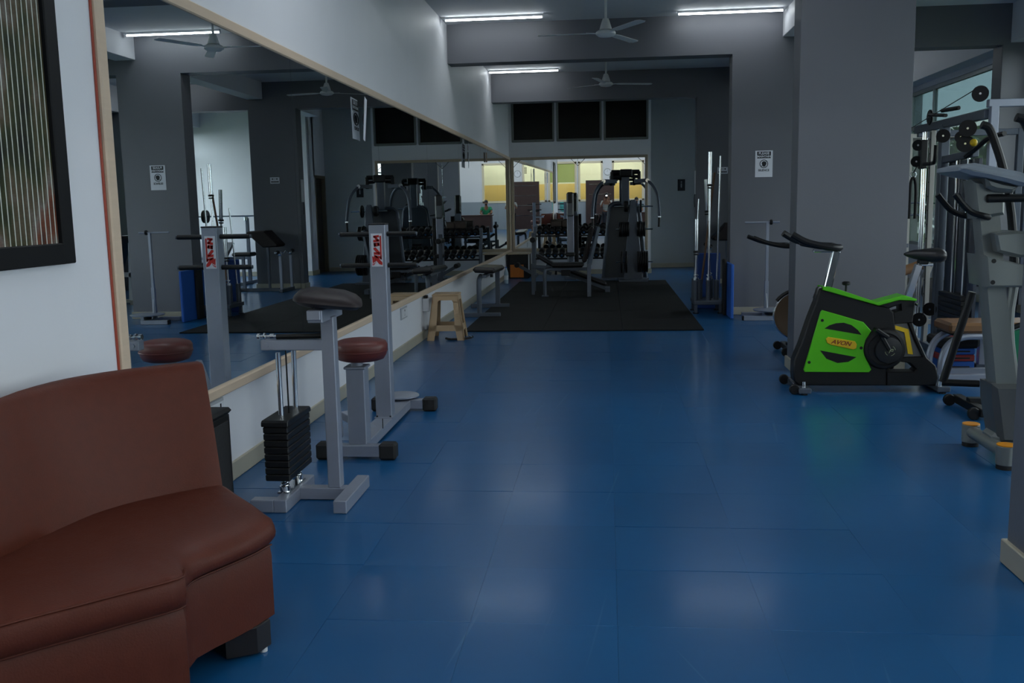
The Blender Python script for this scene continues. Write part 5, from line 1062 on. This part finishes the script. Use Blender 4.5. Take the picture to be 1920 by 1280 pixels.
# ---- power rack by the tall window
o = (4.0, 12.9, 0); t = thing('power_rack', 'pale perforated power rack standing before the tall window', 'rack', o)
for x in (3.76, 4.45):
    for y in (12.45, 13.4):
        u_ = MB(o).b2((x - .03, y - .03, 0), (x + .03, y + .03, 2.2), .003).build('upright', MATS['pale_steel'], t)
        for k in range(12): MB(o).cyl((x - .01, y - .032, .3 + k * .15), (x - .01, y - .028, .3 + k * .15), .011, n=8).build('pin_hole', M_INK, u_)
for x in (3.76, 4.45): MB(o).bar((x, 12.3, .03), (x, 13.6, .03), .06, .06).build('floor_beam', MATS['pale_steel'], t); MB(o).bar((x, 12.45, 2.17), (x, 13.4, 2.17), .05, .05).build('top_beam', MATS['pale_steel'], t); MB(o).bar((x, 12.4, .82), (x, 13.5, .82), .04, .05).build('safety_bar', M_GSTEEL, t)
for y in (12.45, 13.4): MB(o).bar((3.76, y, 2.17), (4.45, y, 2.17), .05, .05).build('cross_beam', MATS['pale_steel'], t)
for z in (1.2, 1.35): MB(o).cyl((3.70, 12.40, z), (3.98, 12.36, z), .012).build('storage_peg', M_GSTEEL, t)
# ================================================================== lobby behind the camera (seen in the mirrors)
o = (.05, YB, 2.47); t = thing('wall_clock', 'round white wall clock between the two rear windows', 'clock', o)
MB(o).lathe([(0, 0), (.15, 0), (.155, .02), (.145, .035), (.14, .02), (0, .02)], o, (0, 1, 0), n=32).build('case', mat('clock_rim', rgb(150, 156, 150), .4), t); MB(o).cyl((.05, YB + .02, 2.47), (.05, YB + .024, 2.47), .138, n=32).build('dial', M_PAPER, t)
MB(o).bar((.05, YB + .027, 2.47), (.05, YB + .027, 2.57), .008, .003).build('minute_hand', M_INK, t); MB(o).bar((.05, YB + .027, 2.47), (-.015, YB + .027, 2.49), .01, .003).build('hour_hand', M_INK, t)
for k in range(12): a = k * PI / 6; MB(o).box((.05 + .118 * math.sin(a), YB + .025, 2.47 + .118 * math.cos(a)), (.008, .002, .022), rot=(0, a, 0)).build('hour_mark', M_INK, t)
def dispenser(x, y, label, lab2):
    o = (x, y, 0); t = thing('water_dispenser', label, 'water dispenser', o, group='water dispensers'); MB(o).b2((x - .15, y - .15, .01), (x + .15, y + .15, .80), .02).build('body', M_WPLAST, t); MB(o).b2((x - .1, y + .148, .45), (x + .1, y + .16, .62), .004).build('tap_recess', M_BLACK, t)
    for dx in (-.05, .05): MB(o).cyl((x + dx, y + .155, .60), (x + dx, y + .185, .58), .012).build('tap', M_BLUE if dx < 0 else M_REDINK, t)
    oo = (x, y, .80); q = thing('water_jug', lab2, 'water jug', oo, group='aqua water jugs')
    MB(oo).lathe([(0, .80), (.03, .80), (.03, .83), (.12, .88), (.135, .90), (.135, .98), (.128, .99), (.135, 1.0), (.135, 1.10), (.128, 1.11), (.135, 1.12), (.135, 1.20), (.11, 1.23), (0, 1.235)], (x, y, 0), n=28).build('body', mat('aqua_jug_plastic', rgb(96, 190, 186), .2), q); MB(oo).cyl((x, y, .795), (x, y, .805), .036).build('neck_ring', M_WPLAST, q)
dispenser(-1.80, -.85, 'white water dispenser behind the camera beside the wall end', 'aqua water jug on the dispenser beside the wall end'); dispenser(-2.55, -1.6, 'white water dispenser deeper in the lobby', 'aqua water jug on the dispenser deeper in the lobby')
# reception desk and chair
o = (1.6, -1.0, 0); t = thing('reception_desk', 'dark brown reception desk in the lobby before the seated man', 'desk', o); M_DW = mat('dark_wood', rgb(64, 42, 36), .4, var=.15, scale=4, stretch=(1, 6, 6))
MB(o).b2((.95, -1.15, .03), (2.35, -1.10, .70), .005).build('front_panel', M_DW, t); MB(o).b2((.90, -1.75, .70), (2.40, -1.06, .74), .006).build('worktop', M_DW, t)
for x in (.95, 2.31): MB(o).b2((x, -1.72, 0), (x + .04, -1.12, .70), .004).build('side_panel', M_DW, t)
o = (1.27, -2.15, 0); t = thing('office_chair', 'black office chair under the seated man', 'chair', o)
MB(o).b2((1.03, -2.38, .42), (1.51, -1.95, .49), .03).build('seat', M_BVINYL, t); MB(o).box((1.27, -2.44, .78), (.42, .06, .5), rot=(.12, 0, 0), b=.025).build('backrest', M_BVINYL, t); MB(o).cyl((1.27, -2.15, .08), (1.27, -2.15, .43), .03).build('column', M_CHROME, t)
for k in range(5): a = k * PI * .4; b_ = MB(o).bar((1.27, -2.15, .09), (1.27 + .28 * math.cos(a), -2.15 + .28 * math.sin(a), .06), .04, .03).build('base_arm', M_BLACK, t); MB(o).cyl((1.27 + .28 * math.cos(a), -2.15 + .28 * math.sin(a) - .012, .026), (1.27 + .28 * math.cos(a), -2.15 + .28 * math.sin(a) + .012, .026), .026).build('caster', M_BLACK, b_)

# ---- people
def skin(name, P, E, m, parent, sub=2, o=(0, 0, 0)):
    """P: {key: (x, y, z, rx, ry)}; E: edges between keys; first key is the root"""
    ks = list(P); ix = {k: i for i, k in enumerate(ks)}; me = bpy.data.meshes.new(name)
    me.from_pydata([tuple(Vector(P[k][:3]) - Vector(o)) for k in ks], [(ix[a], ix[b]) for a, b in E], [])
    ob = bpy.data.objects.new(name, me); COL.objects.link(ob); ob.modifiers.new('skin', 'SKIN'); sv = me.skin_vertices[0].data
    for i, k in enumerate(ks): sv[i].radius = (P[k][3], P[k][4] if len(P[k]) > 4 else P[k][3]); sv[i].use_root = (i == 0)
    ss = ob.modifiers.new('sub', 'SUBSURF'); ss.levels = sub; ss.render_levels = sub
    r = bpy.data.meshes.new_from_object(ob.evaluated_get(bpy.context.evaluated_depsgraph_get())); bpy.data.objects.remove(ob)
    r.polygons.foreach_set('use_smooth', [True] * len(r.polygons)); r.materials.clear(); r.materials.append(m)
    q = bpy.data.objects.new(name, r); COL.objects.link(q); q.parent = parent
    return q
M_SKIN = mat('brown_skin', rgb(136, 92, 68), .5, var=.05); M_HAIR = mat('black_hair', rgb(20, 17, 16), .5, bump=.3, bscale=120)
def hand(P, E, w, tag_, d, side, curl):
    """five finger chains rooted in the palm; d = pointing direction, side = towards the thumb, curl = bending direction"""
    w, d, side, curl = Vector(w), Vector(d).normalized(), Vector(side).normalized(), Vector(curl).normalized()
    pm = w + d * .055; P[tag_ + 'palm'] = (*pm, .034, .020); E.append((tag_ + 'w', tag_ + 'palm'))
    for k, (s_, L) in enumerate(((.030, .075), (.010, .085), (-.010, .080), (-.029, .062))):
        a = w + d * .088 + side * s_; b = a + d * L * .5 + curl * .012; c = b + d * L * .32 + curl * .03
        for nm, p, r in (('a', a, .0095), ('b', b, .0088), ('c', c, .0078)): P[tag_ + 'f%d%s' % (k, nm)] = (*p, r)
        E += [(tag_ + 'palm', tag_ + 'f%da' % k), (tag_ + 'f%da' % k, tag_ + 'f%db' % k), (tag_ + 'f%db' % k, tag_ + 'f%dc' % k)]
    a = w + d * .035 + side * .034 + curl * .006; b = a + d * .028 + side * .022 + curl * .012; c = b + d * .026 + curl * .01
    for nm, p, r in (('a', a, .012), ('b', b, .010), ('c', c, .0085)): P[tag_ + 't' + nm] = (*p, r)
    E += [(tag_ + 'palm', tag_ + 'ta'), (tag_ + 'ta', tag_ + 'tb'), (tag_ + 'tb', tag_ + 'tc')]
def head_bits(t, o, c, fy=1):
    x, y, z = c
    MB(o).ell((x, y - .012 * fy, z + .035), .083, .100, .092, 20, 12).build('hair', M_HAIR, t)
    for s_ in (-1, 1): MB(o).ell((x + s_ * .031, y + .088 * fy, z + .002), .012, .008, .007, 10, 6).build('eye', M_PAPER, t); MB(o).ell((x + s_ * .031, y + .095 * fy, z + .002), .005, .003, .005, 8, 6).build('pupil', M_INK, t); MB(o).bar((x + s_ * .016, y + .094 * fy, z + .021), (x + s_ * .047, y + .088 * fy, z + .019), .006, .006).build('eyebrow', M_HAIR, t); MB(o).ell((x + s_ * .078, y - .004 * fy, z - .008), .010, .020, .030, 10, 8).build('ear', M_SKIN, t)
    MB(o).lathe([(.006, 0), (.013, .03), (.015, .038), (.006, .046)], (x, y + .092 * fy, z + .008), (0, .25 * fy, -1), n=10).build('nose', M_SKIN, t)
    MB(o).ell((x, y + .090 * fy, z - .058), .022, .006, .007, 12, 6).build('mouth', mat('lips', rgb(120, 66, 58), .5), t)
def body_head(P, E, c, fy=1):
    x, y, z = c
    P['neck'] = (x, y - .02 * fy, z - .145, .052, .055); P['jaw'] = (x, y + .022 * fy, z - .065, .060, .062); P['skull'] = (x, y + .004 * fy, z + .015, .079, .094); P['crown'] = (x, y - .008 * fy, z + .075, .060, .074)
    E += [('chest', 'neck'), ('neck', 'jaw'), ('jaw', 'skull'), ('skull', 'crown')]
# photographer, standing right behind the camera
o = (0, -.42, 0); t = thing('person', 'person in a pale striped shirt and dark trousers holding a camera to the face', 'person', o)
P = {'pelvis': (0, -.42, .80, .14, .10), 'waist': (0, -.42, .93, .125, .09), 'chest': (0, -.42, 1.14, .145, .095)}; E = [('pelvis', 'waist'), ('waist', 'chest')]
body_head(P, E, (0, -.34, 1.45))
for s_, n in ((-1, 'l'), (1, 'r')):
    P[n + 'sh'] = (s_ * .17, -.42, 1.20, .055); P[n + 'el'] = (s_ * .23, -.27, .99, .042); P[n + 'w'] = (s_ * .10, -.14, 1.27, .029, .024)
    E += [('chest', n + 'sh'), (n + 'sh', n + 'el'), (n + 'el', n + 'w')]
    hand(P, E, (s_ * .10, -.14, 1.27), n, (-s_ * .12, .25, .95), (-s_, .2, .1), (-s_ * .9, .3, 0))
    P[n + 'hip'] = (s_ * .09, -.42, .74, .085); P[n + 'kn'] = (s_ * .10, -.40, .42, .058); P[n + 'an'] = (s_ * .10, -.44, .08, .040); P[n + 'to'] = (s_ * .12, -.28, .035, .036, .030)
    E += [('pelvis', n + 'hip'), (n + 'hip', n + 'kn'), (n + 'kn', n + 'an'), (n + 'an', n + 'to')]
skin('body', P, E, M_SKIN, t, 2, o); head_bits(t, o, (0, -.34, 1.45))
m = bpy.data.materials.new('striped_shirt_cloth'); m.use_nodes = True; nt = m.node_tree; tc = nt.nodes.new('ShaderNodeTexCoord'); wv = nt.nodes.new('ShaderNodeTexWave'); wv.bands_direction = 'Z'; wv.inputs['Scale'].default_value = 6; nt.links.new(tc.outputs['Object'], wv.inputs[0])
rp_ = nt.nodes.new('ShaderNodeValToRGB'); rp_.color_ramp.elements[0].color = rgb(104, 110, 108); rp_.color_ramp.elements[1].color = rgb(206, 208, 200); nt.links.new(wv.outputs[0], rp_.inputs[0]); nt.links.new(rp_.outputs[0], nt.nodes['Principled BSDF'].inputs['Base Color'])
C = {k: P[k] for k in ('pelvis', 'waist', 'chest', 'lsh', 'rsh')}; C = {k: (*v[:3], v[3] + .022, (v[4] if len(v) > 4 else v[3]) + .022) for k, v in C.items()}
for s_, n in ((-1, 'l'), (1, 'r')): C[n + 'sl'] = (s_ * .215, -.30, 1.04, .066)
skin('shirt', C, [('pelvis', 'waist'), ('waist', 'chest'), ('chest', 'lsh'), ('chest', 'rsh'), ('lsh', 'lsl'), ('rsh', 'rsl')], m, t, 2, o)
C = {k: (*P[k][:3], (P[k][3]) + .016, (P[k][4] if len(P[k]) > 4 else P[k][3]) + .016) for k in ('pelvis', 'lhip', 'lkn', 'lan', 'rhip', 'rkn', 'ran')}
skin('trousers', C, [('pelvis', 'lhip'), ('lhip', 'lkn'), ('lkn', 'lan'), ('pelvis', 'rhip'), ('rhip', 'rkn'), ('rkn', 'ran')], mat('navy_cloth', rgb(28, 30, 42), .8), t, 2, o)
for s_ in (-1, 1): MB(o).loft([[Vector((s_ * .105 + s_ * (y + .44) * .1 + w * math.cos(a), y, max(.004, .035 + .035 * math.sin(a)))) for a in [2 * PI * j / 12 for j in range(12)]] for y, w in ((-.50, .03), (-.47, .046), (-.38, .046), (-.30, .052), (-.25, .046), (-.225, .02))]).build('shoe', M_BLACK, t)
o = (0, -.16, 1.40); t = thing('photo_camera', 'black camera with its flash lit, held up by the person in the striped shirt', 'camera', o)
MB(o).b2((-.07, -.20, 1.345), (.07, -.13, 1.435), .012).build('camera_body', M_BLACK, t); MB(o).cyl((0, -.135, 1.39), (0, -.035, 1.39), .036, n=24, b=.004).build('lens', M_BLACK, t); MB(o).b2((-.028, -.19, 1.43), (.028, -.12, 1.475), .008).build('flash_housing', M_BLACK, t)
MB(o).box((0, -.118, 1.455), (.042, .004, .024), b=.001).build('flash_window', emis('flash_light', (.85, .95, 1, 1), 500.0), t)
# seated man in green
o = (1.27, -2.15, 0); t = thing('person', 'seated man in a green T-shirt and dark trousers behind the reception desk', 'person', o)
P = {'pelvis': (1.27, -2.22, .58, .14, .10), 'waist': (1.27, -2.23, .72, .125, .09), 'chest': (1.27, -2.22, .94, .15, .095)}; E = [('pelvis', 'waist'), ('waist', 'chest')]
body_head(P, E, (1.27, -2.17, 1.24))
for s_, n in ((-1, 'l'), (1, 'r')):
    P[n + 'sh'] = (1.27 + s_ * .18, -2.22, 1.01, .055); P[n + 'el'] = (1.27 + s_ * .25, -2.10, .80, .042); P[n + 'w'] = (1.27 + s_ * .17, -1.86, .78, .029, .024); E += [('chest', n + 'sh'), (n + 'sh', n + 'el'), (n + 'el', n + 'w')]
    hand(P, E, (1.27 + s_ * .17, -1.86, .785), n, (-s_ * .1, 1, -.1), (-s_, .1, 0), (0, .3, -.5))
    P[n + 'hip'] = (1.27 + s_ * .09, -2.16, .55, .085); P[n + 'kn'] = (1.27 + s_ * .12, -1.80, .53, .06); P[n + 'an'] = (1.27 + s_ * .12, -1.80, .09, .042); P[n + 'to'] = (1.27 + s_ * .13, -1.66, .036, .036, .03); E += [('pelvis', n + 'hip'), (n + 'hip', n + 'kn'), (n + 'kn', n + 'an'), (n + 'an', n + 'to')]
skin('body', P, E, M_SKIN, t, 2, o); head_bits(t, o, (1.27, -2.17, 1.24)); MB(o).ell((1.27, -2.10, 1.165), .055, .045, .035, 14, 8).build('beard', M_HAIR, t)
C = {k: (*P[k][:3], P[k][3] + .02, (P[k][4] if len(P[k]) > 4 else P[k][3]) + .02) for k in ('pelvis', 'waist', 'chest', 'lsh', 'rsh')}
for s_, n in ((-1, 'l'), (1, 'r')): C[n + 'sl'] = (1.27 + s_ * .225, -2.15, .885, .066)
skin('t_shirt', C, [('pelvis', 'waist'), ('waist', 'chest'), ('chest', 'lsh'), ('chest', 'rsh'), ('lsh', 'lsl'), ('rsh', 'rsl')], mat('green_cloth', rgb(18, 124, 84), .8), t, 2, o)
C = {k: (*P[k][:3], P[k][3] + .014, (P[k][4] if len(P[k]) > 4 else P[k][3]) + .014) for k in ('pelvis', 'lhip', 'lkn', 'lan', 'rhip', 'rkn', 'ran')}
skin('trousers', C, [('pelvis', 'lhip'), ('lhip', 'lkn'), ('lkn', 'lan'), ('pelvis', 'rhip'), ('rhip', 'rkn'), ('rkn', 'ran')], MATS['navy_cloth'], t, 2, o)

# ================================================================== outside the windows
g = struct('ground_outside', MB().b2((XR + .2, -12, -.4), (40, 45, -.15)), mat('outside_ground', rgb(70, 84, 52), .9, var=.2, scale=2))
M_LEAF = mat('tree_leaves', rgb(70, 104, 48), .6, var=.35, scale=3); M_LEAF2 = mat('dark_tree_leaves', rgb(46, 78, 40), .6, var=.35, scale=3); M_BARK = mat('bark', rgb(70, 58, 46), .9, var=.2)
def tree(x, y, h, r, label, m, seed):
    rnd = random.Random(seed); o = (x, y, -.15); t = thing('tree', label, 'tree', o, group='trees outside the windows')
    MB(o).tube([(x, y, -.15), (x + .1, y, h * .3), (x - .05, y + .1, h * .6)], .1, 8, sm=3, rr=lambda s_: .12 * (1 - .6 * s_)).build('trunk', M_BARK, t)
    lv = []; lf = []
    for k in range(1500):
        a, b = rnd.uniform(0, 2 * PI), rnd.uniform(-1, 1); q = rnd.uniform(.45, 1) ; c = Vector((x, y, h * .55)) + Vector((math.cos(a) * math.sqrt(1 - b * b) * r * q, math.sin(a) * math.sqrt(1 - b * b) * r * q, b * h * .5 * q))
        d1 = Vector((rnd.uniform(-1, 1), rnd.uniform(-1, 1), rnd.uniform(-1, 1))).normalized() * .13; d2 = Vector((rnd.uniform(-1, 1), rnd.uniform(-1, 1), rnd.uniform(-1, 1))).normalized() * .08
        n = len(lv); lv += [c - d1, c + d2, c + d1, c - d2]; lf.append((n, n + 1, n + 2, n + 3))
    mb = MB(o); mb.add(lv, lf); f = mb.build('foliage', m, t, smooth=0); f['kind'] = 'stuff'
TL = ['bushy green tree nearest the window behind the cable machine', 'dark green tree second along outside the windows', 'light green tree third along outside the windows', 'dark tree fourth along outside the windows', 'light green tree fifth along outside the windows', 'farthest dark tree outside the windows']
for k, (x, y, h, r) in enumerate(((8.4, 22.0, 2.9, 1.7), (9.6, 26.5, 3.2, 2.1), (8.6, 31.0, 3.6, 2.2), (10.0, 36, 3.8, 2.4), (9.6, 17.6, 2.3, 1.5), (9.4, 11.0, 2.2, 1.5))): tree(x, y, h, r, TL[k], (M_LEAF, M_LEAF2)[k % 2], 20 + k)
